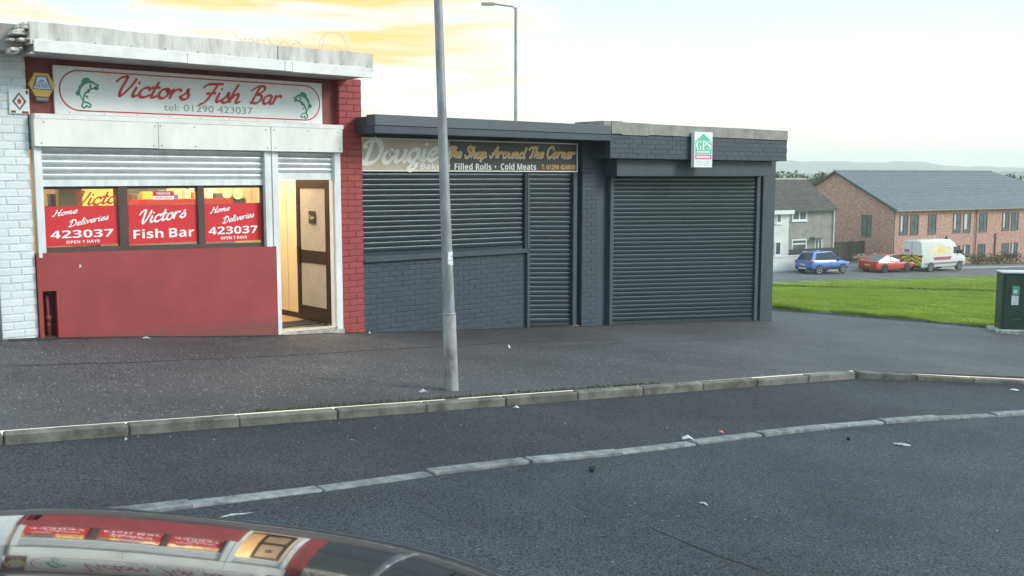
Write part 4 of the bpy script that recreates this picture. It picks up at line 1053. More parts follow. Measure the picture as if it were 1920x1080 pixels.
curtain(s_, 4.628, 8.852, (1.70, 1.70), (-.965, -1.275), GYF, M_navy_sh, bar=.075, depth=.014)
part('guide_rail', M_navy, gar, (4.505, 4.545, -.06, .2, -1.3, 1.66), (4.548, 4.628, -.03, .2, -1.3, 1.66, .004))
part('lock_plate', mat('lock_dark', (.03, .035, .04), .4), gar, (6.62, 6.86, GYF - .022, GYF - .0142, -1.085, -1.045, .003), (5.2, 5.28, GYF - .024, GYF - .0142, -.985, -.945, .003), (8.3, 8.38, GYF - .024, GYF - .0142, -1.205, -1.165, .003))
part('guide_rail', M_navy, gar, (8.852, 8.965, -.03, .2, -1.5, 1.66, .004), (8.968, 9.03, .05, .2, -1.5, 1.95))
part('corner_pier', M_navy, gar, (9.032, 9.455, -.05, 1.2, -1.7, 1.941, .006), (9.032, 9.455, 1.2, 7.4, -2.2, 2.3))
part('lintel', M_navy, gar, (4.5, 9.03, .21, .35, -1.7, 2.3))

gb_u, gb_z = F(1314, 281, .5)
gb = shop_root('estate_agent_board', 'white estate agent board with green house logo on the parapet', 'sign', gb_u, gb_z - .32, None, -.5)
part('board', M_sign_w, gb, (gb_u - .262, gb_u + .262, -.56, -.485, gb_z - .315, gb_z + .315, .004))
M_gg = mat('board_green', (.10, .50, .36), .4); M_gp = mat('board_pink', (.62, .12, .30), .4)
yb = -.5615
pprism('house_logo', M_gg, gb, [(gb_u - .235, gb_z - .075), (gb_u + .235, gb_z - .075), (gb_u + .235, gb_z + .15), (gb_u, gb_z + .285), (gb_u - .235, gb_z + .15)], yb, -.5602)
put_text(serif_bold('GPS'), gb_u - .215, gb_z + .0, .43, .16, yb - .001, M_vw, gb)
part('small_print', M_vw, gb, *[(gb_u - .19 + k * .054, gb_u - .152 + k * .054, yb - .002, yb - .0005, gb_z - .056, gb_z - .02) for k in range(7)])
part('pink_band', M_gp, gb, (gb_u - .235, gb_u + .235, yb, -.5602, gb_z - .17, gb_z - .085)); part('small_print', M_vw, gb, *[(gb_u - .2 + k * .05, gb_u - .164 + k * .05, yb - .002, yb - .0005, gb_z - .148, gb_z - .108) for k in range(8)])
put_text('TO LET', gb_u - .2, gb_z - .285, .4, .085, yb, mat('board_text_grey', (.45, .5, .5), .5), gb)

# ------------------------------------------------------------------ lamp posts
M_galv = mat('galvanised_steel', (.30, .30, .31), .5, metal=.3, var=.35, vscale=5, bump=.15, bscale=30, stretch=(2, 2, .5))
M_conc_p = mat('post_base_paint', (.29, .275, .27), .75, var=.38, vscale=6, bump=.3, bscale=25, stretch=(1.5, 1.5, .6))
lp = G(847, 731)
post = thing('lamp_post', 'leaning grey steel lamp post standing at the kerb before the slate shop', 'lamp post', lp)
lean = Vector((-.028, 0, 1))
def along(z): return (lean.x * z, 0, z)
mb = MB(); mb.tube([(0, 0, -.3), along(0), along(.35), along(.79)], [.073, .073, .070, .068], 20); mb.build('base_sleeve', M_conc_p, post, True)
mb = MB(); mb.tube([along(.78), along(.80), along(.84), along(1.4), along(2.5), along(4.0), along(6.4), along(7.6)], [.064, .064, .060, .056, .048, .042, .038, .036], 20); mb.build('shaft', M_galv, post, True)
mb = MB(); mb.lathe([(.066, 0), (.070, .006), (.068, .02), (.064, .024)], 'z', 20, along(.785)); mb.build('collar', M_galv, post, True)
mb = MB(); mb.tube([along(7.5), (lean.x * 7.8 - .05, -.1, 7.85), (lean.x * 7.8 - .3, -.6, 8.0)], .03, 10); mb.build('bracket', M_galv, post, True)
mb = MB(); mb.box(-.62, -.4, -1.15, -.55, 7.95, 8.08, .03); mb.build('lantern', mat('lantern_grey', (.3, .3, .3), .5), post)
st = MB(); n = 8
a0 = R(-78); vs = []
for j, zz in enumerate((1.30, 1.335, 1.37, 1.41, 1.44)):
    for i in range(n + 1):
        a = a0 + R(75) * i / n + random.uniform(-.06, .06) * (i in (0, n)); x_, _, _ = along(zz); vs.append((x_ + .0585 * math.cos(a), .0585 * math.sin(a), zz + random.uniform(-.006, .006) * (j in (0, 4))))
st.add(vs, [(j * (n + 1) + i, j * (n + 1) + i + 1, (j + 1) * (n + 1) + i + 1, (j + 1) * (n + 1) + i) for j in range(4) for i in range(n)])
st.build('torn_sticker', mat('sticker_paper', (.72, .72, .72), .7, var=.6, vscale=25), post, fix=False)

fl_p = at(967, 225, 34); fz = float(H(fl_p[0], fl_p[1]))
fpst = thing('lamp_post', 'distant slim lamp post rising behind the slate shop roof', 'lamp post', (fl_p[0], fl_p[1], fz))
top = at(967, 18, 34)[2] - fz
mb = MB(); mb.tube([(0, 0, -.3), (0, 0, 1.2), (0, 0, 1.25), (0, 0, top)], [.09, .09, .07, .045], 12); mb.build('pole', M_galv, fpst, True)
mb = MB(); mb.tube([(0, 0, top - .05), (-.1, 0, top + .03), (-.75, 0, top + .12)], .028, 8); mb.build('arm', M_galv, fpst, True)
mb = MB(); mb.box(-1.15, -.7, -.12, .12, top + .07, top + .16, .03); mb.build('lantern', MATS['lantern_grey'], fpst)

# ------------------------------------------------------------------ razor wire on the fish bar roof
rz = shop_root('razor_wire', 'loose coils of thin barbed wire on the right end of fish bar roof', 'barbed wire', -1.1, 3.25, None, -.3)
M_wire = mat('wire', (.6, .58, .56), .5, metal=.3)
mb = MB(); mb.tube([(-2.6 + .03 * k, -.40 + .03 * math.sin(k * .5), 3.30 + .05 * math.sin(k * .9) + .02 * math.sin(k * 2.1)) for k in range(36)], .0045, 5)
mb.build('strand', M_wire, rz)
mb = MB(); mb.tube([(-1.15 + .20 * math.cos(a), -.45 + .015 * a, 3.33 + .19 * math.sin(a)) for a in np.linspace(-.4, 9.5, 60)], .0045, 5)
mb.build('coil', M_wire, rz)
bb = MB()
for k in range(40):
    u = -2.6 + .045 * k; c = np.array([u, -.40, 3.31 + random.uniform(-.04, .05)]); d1 = rng.normal(0, .025, 3)
    bb.tube([c - d1, c + d1], .003, 4)
o = bb.build('barb', M_wire, rz); o['kind'] = 'stuff'

# ------------------------------------------------------------------ green street cabinet
cb = G(1874, 624); cang = R(-8)
cab = thing('street_cabinet', 'dark green metal street cabinet on a concrete plinth by the lawn', 'cabinet', cb, cang)
M_cab = mat('cabinet_green', (.022, .050, .034), .42, var=.25, vscale=5, bump=.05)
W = .82
mb = MB(); mb.box(-.12, W + .12, -.10, .55, -.12, .075, .02); mb.build('plinth', mat('cabinet_plinth', (.36, .35, .32), .9, var=.5, vscale=9, bump=.7, bscale=35), cab)
mb = MB(); mb.box(.02, W, .0, .42, .075, 1.24, .012); mb.build('body', M_cab, cab)
dr = MB(); dr.box(.06, W - .04, -.012, -.001, .12, 1.20, .004); dr = dr.build('door', M_cab, cab)
mb = MB(); mb.box(-.012, W + .03, -.03, .45, 1.241, 1.275, .008); mb.build('lid', mat('cabinet_lid', (.55, .57, .56), .5, var=.2, vscale=5), cab)
mb = MB(); mb.box(.50, .535, -.026, -.013, .98, 1.12, .004); mb.build('hinge', mat('cabinet_hinge', (.10, .13, .12), .4, metal=.5), dr)
mb = MB(); mb.box(.24, .40, -.02, -.013, .285, .305); mb.box(.44, .60, -.022, -.013, .42, .44); mb.box(.46, .56, -.02, -.013, .24, .40, .004); mb.build('latch', MATS['cabinet_hinge'], dr)
mb = MB(); mb.box(.205, .345, -.0165, -.0125, .80, .985); mb.build('green_sticker', mat('sticker_green', (.08, .36, .23), .5), cab)
mb = MB(); mb.box(.225, .30, -.0175, -.0166, .83, .90); mb.build('white_square', mat('sticker_white', (.7, .74, .74), .5, var=.3, vscale=60), cab)
mb = MB(); mb.box(.195, .335, -.0165, -.0125, .59, .785); mb.build('white_sticker', mat('sticker_white2', (.66, .68, .70), .5, var=.35, vscale=22), cab)

# ------------------------------------------------------------------ far houses
def plane_px(org, dv):
    n_ = np.array([dv[1], -dv[0], 0])
    def f(x, y):
        r = ray(x, y); t = ((org - EYE) @ n_) / (r @ n_); P = EYE + t * r
        return (P - org) @ dv, P[2] - org[2]
    return f
def brick_tex(name, c1, c2, mortar, rough=.85):
    m = bpy.data.materials.new(name); m.use_nodes = True; t = m.node_tree; b_ = t.nodes['Principled BSDF']; b_.inputs['Roughness'].default_value = rough; b_.inputs['Specular IOR Level'].default_value = .2
    g = t.nodes.new('ShaderNodeTexCoord'); sx = t.nodes.new('ShaderNodeSeparateXYZ'); t.links.new(g.outputs['Object'], sx.inputs[0])
    ad = t.nodes.new('ShaderNodeMath'); t.links.new(sx.outputs[0], ad.inputs[0]); t.links.new(sx.outputs[1], ad.inputs[1])
    cx = t.nodes.new('ShaderNodeCombineXYZ'); t.links.new(ad.outputs[0], cx.inputs[0]); t.links.new(sx.outputs[2], cx.inputs[1])
    br = t.nodes.new('ShaderNodeTexBrick'); br.inputs['Scale'].default_value = 1.0; br.inputs['Brick Width'].default_value = .225; br.inputs['Row Height'].default_value = .075; br.inputs['Mortar Size'].default_value = .008
    br.inputs['Color1'].default_value = (*c1, 1); br.inputs['Color2'].default_value = (*c2, 1); br.inputs['Mortar'].default_value = (*mortar, 1)
    t.links.new(cx.outputs[0], br.inputs['Vector'])
    nz = t.nodes.new('ShaderNodeTexNoise'); nz.inputs['Scale'].default_value = 3.0; nz.inputs['Detail'].default_value = 6
    mp_ = t.nodes.new('ShaderNodeMapping'); mp_.inputs['Scale'].default_value = (1, 1, 3.5); t.links.new(g.outputs['Object'], mp_.inputs[0]); t.links.new(mp_.outputs[0], nz.inputs['Vector'])
    rp = t.nodes.new('ShaderNodeValToRGB'); rp.color_ramp.elements[0].position = .34; rp.color_ramp.elements[0].color = (.72, .72, .74, 1); rp.color_ramp.elements[1].position = .66; rp.color_ramp.elements[1].color = (1.35, 1.3, 1.25, 1)
    t.links.new(nz.outputs['Fac'], rp.inputs['Fac'])
    mx = t.nodes.new('ShaderNodeMixRGB'); mx.blend_type = 'MULTIPLY'; mx.inputs[0].default_value = 1; t.links.new(br.outputs['Color'], mx.inputs[1]); t.links.new(rp.outputs[0], mx.inputs[2]); t.links.new(mx.outputs[0], b_.inputs['Base Color'])
    MATS[name] = m; return m
M_fbrick = brick_tex('far_red_brick', (.52, .27, .21), (.42, .20, .16), (.52, .45, .41))
M_wglass = mat('far_window_glass', (.12, .15, .17), .08, spec=1.0, var=.5, vscale=1.3)
M_wframe_d = mat('grey_window_frame', (.13, .14, .145), .5)
M_wframe_w = mat('white_window_frame', (.75, .76, .76), .5)
M_blind = mat('window_blind', (.55, .56, .56), .7)
M_tile = mat('slate_roof_tile', (.15, .16, .18), .65, var=.2, vscale=2.5, rnd=.06)
M_tile2 = mat('brown_roof_tile', (.085, .075, .07), .8, var=.35, vscale=2.0, rnd=.08, bump=.4, bscale=8)
def window(root, s0, s1, z0, z1, fm, y=0.0, bars=(), sill=None, axis='x', fw_=.07, name='window', blind=0.0, door=False):
    """window in a wall: frame ring, pane and sill; axis x = front wall, y = gable wall (x=0)"""
    def bx(mb, a, c, y0, y1, e, g):
        if axis == 'x': mb.box(a, c, y + y0, y + y1, e, g)
        else: mb.box(y + y0, y + y1, a, c, e, g)
    mb = MB(); bx(mb, s0, s0 + fw_, -.06, .12, z0, z1); bx(mb, s1 - fw_, s1, -.06, .12, z0, z1); bx(mb, s0 + fw_, s1 - fw_, -.06, .12, z1 - fw_, z1); bx(mb, s0 + fw_, s1 - fw_, -.06, .12, z0, z0 + fw_)
    for k, v in bars:
        if k == 'v': bx(mb, v - fw_ / 2, v + fw_ / 2, -.045, .12, z0 + fw_, z1 - fw_)
        else: bx(mb, s0 + fw_, s1 - fw_, -.0451, .12, v - fw_ / 2, v + fw_ / 2)
    o = mb.build(name, fm, root)
    mp_ = MB(); bx(mp_, s0 + fw_ * .9, s1 - fw_ * .9, -.02, .05, z0 + fw_ * .9, z1 - fw_ * .9); mp_.build('pane', M_wglass, o)
    if blind:
        mp_ = MB(); bx(mp_, s0 + fw_ + .03, s0 + fw_ + (s1 - s0 - 2 * fw_) * blind, -.026, -.021, z0 + fw_ + .25, z1 - fw_); mp_.build('blind', M_blind, o)
    if sill:
        mp_ = MB(); bx(mp_, s0 - .08, s1 + .08, -.10, .05, z0 - .10, z0); mp_.build('sill', sill, o)
    return o
# red brick block
bo = at(1672, 499, 88); bo[2] = float(H(bo[0], bo[1])) + .14
rang = math.atan2(RD[1], RD[0])
bld = thing('brick_block', 'two storey red brick housing block with long slate roof', 'house', bo, rang)
pf = plane_px(bo, RD); pg = plane_px(bo, RNv)
ze = pf(1672, 393)[1]; zr = ze + 3.25; BL = 30.0; BWd = 13.2
mb = MB(); mb.box(0, BL, 0, BWd, -1.5, ze); mb.add([(0, 0, ze), (0, BWd / 2, zr - .1), (0, BWd, ze), (.3, 0, ze), (.3, BWd / 2, zr - .1), (.3, BWd, ze)], [(0, 2, 1), (3, 4, 5), (0, 1, 4, 3), (1, 2, 5, 4)])
mb.build('wall', M_fbrick, bld)
NCR = 22
for k in range(NCR):
    t0, t1 = k / NCR, (k + 1) / NCR + .01
    ya, yb_ = -.35 + (BWd / 2 + .35) * t0, -.35 + (BWd / 2 + .35) * t1
    za, zb_ = ze - .05 + (zr - ze + .1) * t0, ze - .05 + (zr - ze + .1) * t1
    xa, xb_ = BL + .3 - (BL + .3 - 22.5) * t0, BL + .3 - (BL + .3 - 22.5) * t1
    mb = MB(); mb.add([(-.25, ya, za + .07), (xa, ya, za + .07), (xb_, yb_, zb_ + .03), (-.25, yb_, zb_ + .03), (-.25, ya, za - .05), (xa, ya, za - .05)], [(0, 1, 2, 3), (0, 4, 5, 1)])
    mb.build('tile_course', M_tile, bld, fix=False)
mb = MB(); mb.add([(-.25, BWd / 2, zr + .05), (22.5, BWd / 2, zr + .05), (BL + .3, BWd + .35, ze - .05), (-.25, BWd + .35, ze - .05), (BL + .3, -.35, ze - .05)], [(0, 1, 2, 3), (1, 4, 2)]); mb.build('back_slope', M_tile, bld, fix=False)
mb = MB(); mb.tube([(-.3, BWd / 2, zr + .08), (22.5, BWd / 2, zr + .08)], .11, 8); mb.build('ridge', M_tile, bld)
vg = MB()
for sgn in (0, 1):
    y0_, y1_ = (-.4, BWd / 2) if sgn == 0 else (BWd + .4, BWd / 2)
    vg.add([(-.28, y0_, ze - .22), (-.28, y1_, zr - .12), (-.28, y1_, zr + .09), (-.28, y0_, ze + .02), (-.05, y0_, ze - .22), (-.05, y1_, zr - .12), (-.05, y1_, zr + .09), (-.05, y0_, ze + .02)], [(0, 1, 2, 3), (4, 7, 6, 5), (0, 4, 5, 1), (3, 2, 6, 7), (0, 3, 7, 4), (1, 5, 6, 2)])
vg.build('verge', mat('verge_dark', (.07, .075, .08), .6), bld)
mb = MB(); mb.box(-.1, BL + .2, -.42, -.30, ze - .16, ze - .04); mb.build('gutter', mat('gutter_grey', (.30, .28, .26), .6), bld)
for px_ in (1673, 1827):
    s_, _ = pf(px_, 440); mb = MB(); mb.tube([(s_ + .1, -.1, -1), (s_ + .1, -.1, ze - .1)], .05, 8); mb.build('downpipe', M_wframe_d, bld)
for px_, y0_, y1_ in ((1774, 442, 462), (1866, 437, 480)):
    s_, za = pf(px_, y0_); _, zb_ = pf(px_, y1_); mb = MB(); mb.box(s_ - .05, s_ + .05, -.12, -.02, zb_, za); mb.build('flue_pipe', M_wframe_d, bld)
for i, (a, c, y0_, y1_, kind) in enumerate([(1687.5, 1701, 403, 440.5, 0), (1708, 1721, 402.5, 440, 0), (1741, 1754, 401.5, 439, 0), (1788, 1800, 400.5, 436.5, 0), (1807, 1818.5, 400, 436, 2), (1837, 1849.5, 399, 434.5, 0), (1880, 1891, 398, 432, 0), (1897, 1908, 397.5, 431.5, 0),
                                            (1788, 1798, 460, 496, 1), (1806, 1817, 459, 481, 0), (1834, 1846, 457, 480, 0), (1879, 1890, 455.5, 479, 0), (1896, 1906, 454.5, 489, 1), (1696, 1709, 463, 484, 0), (1741, 1754, 462, 483, 0)]):
    s0, zt = pf(a, y0_); s1, zb_ = pf(c, y1_)
    window(bld, s0, s1, max(zb_, .02), zt, M_wframe_d, bars=(('v', s0 + (s1 - s0) * .55),), name='door' if kind == 1 else 'window', blind=.5 if kind == 2 else (.3 if i % 3 == 0 else 0))
g0, zt = pg(1634.5, 403); g1, zb_ = pg(1615, 443)
window(bld, g0, g1, zb_, zt, M_wframe_d, axis='y', bars=(('v', g0 + (g1 - g0) * .5),))
# grey rendered house and its white half
M_harl = mat('grey_harling', (.30, .29, .27), .95, var=.22, vscale=1.4, bump=.6, bscale=25)
M_harl_w = mat('white_harling', (.66, .67, .66), .9, var=.12, vscale=1.5, bump=.5, bscale=25)
ho = at(1562, 497, 84); ho[2] = float(H(ho[0], ho[1])) + .14
def house(label, x0, x1, wm, yfront, ze_, ridge_y, rise, name):
    h = thing(name, label, 'house', ho + RD * (x0 + x1) / 2, rang, ((x0 + x1) / 2, 0, 0))
    mb = MB(); mb.box(x0, x1, yfront, 7.0, -1.5, ze_); mb.add([(x1, yfront, ze_), (x1, ridge_y, ze_ + rise - .1), (x1, 7.0, ze_), (x1 - .3, yfront, ze_), (x1 - .3, ridge_y, ze_ + rise - .1), (x1 - .3, 7, ze_)], [(0, 1, 2), (3, 5, 4)])
    mb.build('wall', wm, h)
    n_ = 14
    for k in range(n_):
        t0, t1 = k / n_, (k + 1) / n_ + .01
        ya, yb2 = yfront - .3 + (ridge_y - yfront + .3) * t0, yfront - .3 + (ridge_y - yfront + .3) * t1
        za, zb2 = ze_ - .06 + (rise + .1) * t0, ze_ - .06 + (rise + .1) * t1
        mb = MB(); mb.add([(x0, ya, za + .06), (x1 + .12, ya, za + .06), (x1 + .12, yb2, zb2 + .03), (x0, yb2, zb2 + .03), (x0, ya, za - .04), (x1 + .12, ya, za - .04)], [(0, 1, 2, 3), (0, 4, 5, 1)])
        mb.build('tile_course', M_tile2, h, fix=False)
    mb = MB(); mb.add([(x0, ridge_y, ze_ + rise + .05), (x1 + .12, ridge_y, ze_ + rise + .05), (x1 + .12, 7.3, ze_ - .06), (x0, 7.3, ze_ - .06)], [(0, 1, 2, 3)]); mb.build('back_slope', M_tile2, h, fix=False)
    mb = MB(); mb.tube([(x0, ridge_y, ze_ + rise + .08), (x1 + .15, ridge_y, ze_ + rise + .08)], .10, 8); mb.build('ridge', mat('ridge_clay', (.35, .32, .28), .8), h)
    return h
ph = plane_px(ho, RD)
zeh = ph(1562, 391)[1]; xl = ph(1471, 400)[0]
gh = house('grey rendered two storey house with white windows beside the brick block', xl, 0, M_harl, 0, zeh, 3.4, 2.3, 'rendered_house')
def hw(a, c, y0_, y1_, root, bars='', door=False, **k):
    s0, zt = ph(a, y0_); s1, zb_ = ph(c, y1_)
    bl = []
    if 'v' in bars: bl.append(('v', (s0 + s1) / 2))
    if 'h' in bars: bl.append(('h', zb_ + (zt - zb_) * .68))
    return window(root, s0, s1, zb_, zt, M_wframe_w, bars=bl, fw_=.10, name='door' if door else 'window', sill=None if door else M_wframe_w, **k)
hw(1485, 1512, 394, 413, gh, 'v'); hw(1484, 1511, 449, 475, gh, 'h'); hw(1527, 1540, 449, 484, gh, 'v', door=True)
s0, z0_ = ph(1519, 446); s1, _ = ph(1543, 446); mb = MB(); mb.box(s0, s1, -.5, 0, z0_ - .03, z0_ + .08); mb.build('door_canopy', mat('canopy_grey', (.25, .24, .23), .8), gh)
mb = MB(); mb.tube([(-.15, -.08, -1), (-.15, -.08, zeh - .1)], .05, 8); mb.build('downpipe', M_wframe_w, gh)
mb = MB(); mb.box(xl, .1, -.40, -.30, zeh - .14, zeh - .04); mb.build('gutter', mat('gutter_dark', (.10, .10, .10), .6), gh)
wh = house('white rendered house half hidden behind the slate corner unit', xl - 7, xl, M_harl_w, -.5, zeh - .05, 3.4, 2.3, 'rendered_house')
hw(1447, 1456, 395, 418, wh, y=-.5); hw(1444, 1455, 452, 478, wh, y=-.5)
mb = MB(); mb.box(xl - 2.2, xl + .25, -.85, -.52, zeh - .32, zeh - .02); mb.build('eaves_box', M_wframe_w, wh)
# garden walls, fence, hedge
def local_thing(name, label, cat, x, y):
    p = ho + RD * x + RNv * y; p[2] = float(H(p[0], p[1])) + .15
    return thing(name, label, cat, p, rang)
gw = local_thing('garden_wall', 'low white garden wall in front of the white rendered house', 'wall', xl - 1.5, -2.6)
mb = MB(); mb.box(-6, 4.2, 0, .22, -.4, 1.05); mb.box(-6, 4.25, -.03, .25, 1.05, 1.13); mb.build('wall', M_harl_w, gw)
gw2 = local_thing('garden_fence', 'dark plank fence above the white garden wall', 'fence', xl - .3, -1.4)
mb = MB(); mb.box(-.4, 5.0, 0, .06, .95, 1.5); mb.box(-.4, -.3, -.02, .08, 0, 1.5); mb.box(4.9, 5.0, -.02, .08, 0, 1.5); mb.build('plank', mat('dark_plank', (.045, .045, .045), .8), gw2)
rw = local_thing('brick_garden_wall', 'low red brick garden wall behind the red car', 'wall', 3.6, -2.5)
mb = MB(); mb.box(-3.3, 3.2, 0, .22, -.4, .95); mb.build('wall', M_fbrick, rw); mb = MB(); mb.box(-3.32, 3.22, -.04, .26, .951, 1.03); mb.build('coping', mat('coping', (.25, .16, .13), .9), rw)
fpot = local_thing('flower_trough', 'small trough of red and white flowers on the brick garden wall', 'flowers', .9, -2.4)
mb = MB(); mb.box(-1.3, 1.3, -.08, .1, .88, 1.02); mb.build('trough', mat('trough', (.3, .2, .15), .9), fpot)
for nm, cc, k0 in (('red_flowers', (.6, .08, .06), 0), ('white_flowers', (.75, .75, .78), 1)):
    mb = MB()
    for k in range(40):
        x_ = random.uniform(-1.25, 1.25); 
        if (math.sin(x_ * 4) > 0) == bool(k0): continue
        z_ = 1.05 + random.uniform(0, .12); y_ = random.uniform(-.08, .1); s_ = .05
        mb.add([(x_ - s_, y_, z_), (x_, y_ - s_, z_ + s_ * .5), (x_ + s_, y_, z_), (x_, y_ + s_, z_ + s_), (x_, y_, z_ + s_)], [(0, 1, 4), (1, 2, 4), (2, 3, 4), (3, 0, 4)])
    o = mb.build(nm, mat(nm, cc, .7), fpot, fix=False); o['kind'] = 'stuff'
fen = local_thing('timber_fence', 'weathered timber fence between grey house and brick block', 'fence', 2.6, 3.0)
mb = MB()
for k in range(36):
    mb.box(-2.6 + k * .2, -2.6 + k * .2 + .185, random.uniform(-.01, .01), .03, .05, 1.75 + random.uniform(-.02, .02))
o = mb.build('boards', mat('fence_timber', (.13, .105, .08), .9, var=.35, vscale=5, stretch=(3, 1, .3)), fen); o['kind'] = 'stuff'
for k in range(5):
    mb = MB(); mb.box(-2.65 + k * 1.75, -2.53 + k * 1.75, -.09, -.02, 0, 1.8); mb.build('post', MATS['fence_timber'], fen)

def leaf_cloud(name, m, parent, blobs, n, size, squash=1.0):
    """leaf sized faces spread through several uneven lobes"""
    vs = []; 
    w = np.array([b_[3] ** 2 for b_ in blobs]); w = w / w.sum()
    idx = rng.choice(len(blobs), n, p=w)
    for i in idx:
        cx, cy, cz, rr = blobs[i]
        d_ = rng.normal(size=3); d_ /= np.linalg.norm(d_); rad = rr * (rng.random() ** .45) * (1 + .25 * math.sin(d_[0] * 5 + i) * math.cos(d_[2] * 4))
        c = np.array([cx, cy, cz]) + d_ * rad * np.array([1, 1, squash]); s_ = size * rng.uniform(.6, 1.4)
        a = rng.normal(size=3); a /= np.linalg.norm(a); b_ = np.cross(a, rng.normal(size=3)); b_ /= np.linalg.norm(b_)
        vs += [c - a * s_, c + b_ * s_ * .6, c + a * s_, c - b_ * s_ * .6]
    me = bpy.data.meshes.new(name); me.from_pydata([tuple(v) for v in vs], [], [(4 * i, 4 * i + 1, 4 * i + 2, 4 * i + 3) for i in range(n)])
    return link(name, me, m, parent)
M_leaf = mat('tree_leaf', (.085, .115, .045), .8, var=.55, vscale=.8, spec=.2)
M_leaf2 = mat('hedge_leaf', (.115, .115, .045), .8, var=.55, vscale=1.5, spec=.2)
M_bark = mat('bark', (.07, .055, .04), .95, var=.4, vscale=4)
def tree(label, px_, ytop, depth, height, spread, n):
    p = at(px_, ytop, depth); base_ = p[2] - height
    t = thing('tree', label, 'tree', (p[0], p[1], base_))
    mb = MB(); mb.tube([(0, 0, -1), (.05, 0, height * .3), (-.05, .1, height * .65), (0, 0, height * .9)], [.045 * height * .6, .035 * height * .6, .02 * height * .6, .02], 8)
    for k in range(5):
        a = k * 1.26 + random.random(); z0_ = height * (.3 + .1 * k); mb.tube([(0, 0, z0_), (math.cos(a) * spread * .5, math.sin(a) * spread * .5, z0_ + height * .15), (math.cos(a) * spread * .8, math.sin(a) * spread * .8, z0_ + height * .25)], [.012 * height, .008 * height, .02], 6)
    mb.build('trunk', M_bark, t)
    bl = [(random.uniform(-.55, .55) * spread, random.uniform(-.55, .55) * spread, height * random.uniform(.38, .86), spread * random.uniform(.28, .5)) for _ in range(9)] + [(0, 0, height * .9, spread * .3)]
    leaf_cloud('crown', M_leaf, t, bl, n, .018 * height + .06, .8)
    return t
tree('leftmost far tree beside the slate corner unit above the white house roof', 1462, 318, 150, 11, 4.0, 1500)
tree('small far tree above the ridge of the rendered house', 1486, 320, 165, 10, 3.6, 1400)
tree('thin far tree above the right end of the rendered house roof', 1506, 322, 170, 9.5, 3.2, 1200)
tree('far tree tucked behind the gable peak of the brick block', 1541, 321, 160, 10, 3.6, 1400)
tree('far tree just right of the brick block ridge end', 1874, 330, 135, 9.5, 3.6, 1500)
tree('large far tree above the hip of the brick block roof', 1897, 325, 140, 10.5, 4.6, 2000)
tree('far tree at the right edge above the block roof', 1932, 327, 135, 10, 4.5, 1800)
hd0, hd1 = pf(1796, 490)[0], pf(1893, 490)[0]
for lab, a, c, hh in (('long loose yellow green hedge in front of the brick block', hd0, hd1, 1.05), ('short end of dark hedge at the right edge before the brick block', pf(1903, 488)[0], pf(1960, 488)[0], .95)):
    p = bo + RD * (a + c) / 2 - RNv * 1.2
    hg = thing('hedge', lab, 'hedge', (p[0], p[1], float(H(p[0], p[1])) + .16), rang)
    L_ = (c - a) / 2
    leaf_cloud('foliage', M_leaf2, hg, [(x_, random.uniform(-.1, .1), hh * random.uniform(.35, .7), hh * random.uniform(.42, .6)) for x_ in np.arange(-L_ + .3, L_ - .2, .45)], int(L_ * 420), .075)
    mb = MB()
    for x_ in np.arange(-L_ + .3, L_ - .2, .5): mb.tube([(x_, 0, -.1), (x_ + .05, .02, hh * .8)], .02, 5)
    o = mb.build('stems', M_bark, hg); o['kind'] = 'stuff'

# ------------------------------------------------------------------ vehicles
M_tyre = mat('tyre_rubber', (.018, .018, .019), .85)
M_rim = mat('alloy_rim', (.72, .73, .74), .4, metal=.3)
M_rimd = mat('dark_rim', (.16, .165, .16), .4, metal=.5)
M_cglass = mat('car_glass', (.03, .04, .045), .08, spec=.5)
M_black = mat('black_trim', (.02, .02, .022), .6)
M_tail = mat('tail_lamp', (.42, .015, .02), .2, coat=.6)
M_plate = mat('yellow_plate', (.68, .52, .10), .5)
M_head = mat('head_lamp', (.6, .62, .64), .15, coat=.6)
def wheel_meshes(r, w, rim):
    ty = MB(); ty.lathe([(r * .66, -w / 2), (r * .93, -w / 2), (r, -w * .32), (r, w * .32), (r * .93, w / 2), (r * .66, w / 2)], 'y', 24)
    rm = MB(); rm.lathe([(r * .66, -w * .30), (r * .66, -w * .52), (r * .60, -w * .5), (r * .56, -w * .30)], 'y', 24)
    for k in range(5):
        a = 2 * math.pi * k / 5; c, s_ = math.cos(a), math.sin(a); n1, n2 = -s_ * r * .09, c * r * .09
        rm.add([(c * r * .1 + n1, -w * .48, s_ * r * .1 + n2), (c * r * .1 - n1, -w * .48, s_ * r * .1 - n2), (c * r * .62 - n1, -w * .44, s_ * r * .62 - n2), (c * r * .62 + n1, -w * .44, s_ * r * .62 + n2),
                (c * r * .1 + n1, -w * .3, s_ * r * .1 + n2), (c * r * .1 - n1, -w * .3, s_ * r * .1 - n2), (c * r * .62 - n1, -w * .3, s_ * r * .62 - n2), (c * r * .62 + n1, -w * .3, s_ * r * .62 + n2)], [(0, 1, 2, 3), (0, 3, 7, 4), (1, 5, 6, 2), (4, 7, 6, 5)])
    rm.lathe([(r * .15, -w * .3), (r * .15, -w * .52), (r * .05, -w * .54)], 'y', 12)
    return ty.mesh('tyre'), rm.mesh('rim')
def add_wheels(root, xs, half, r, w, rim):
    ty, rm = wheel_meshes(r, w, rim)
    for x in xs:
        for sg_ in (-1, 1):
            o = link('wheel', ty, M_tyre, root, True); o.location = (x, sg_ * (half - w / 2 + .015), r); o.rotation_euler = (0, random.random(), 0 if sg_ < 0 else math.pi)
            q_ = link('rim', rm, rim, o)
            ar = MB(); ar.lathe([(r * 1.13, 0), (r * 1.13, .012)], 'y', 24, (x, sg_ * half + (-.014 if sg_ < 0 else .002), r * 1.02)); ar.build('wheel_arch', M_black, root)
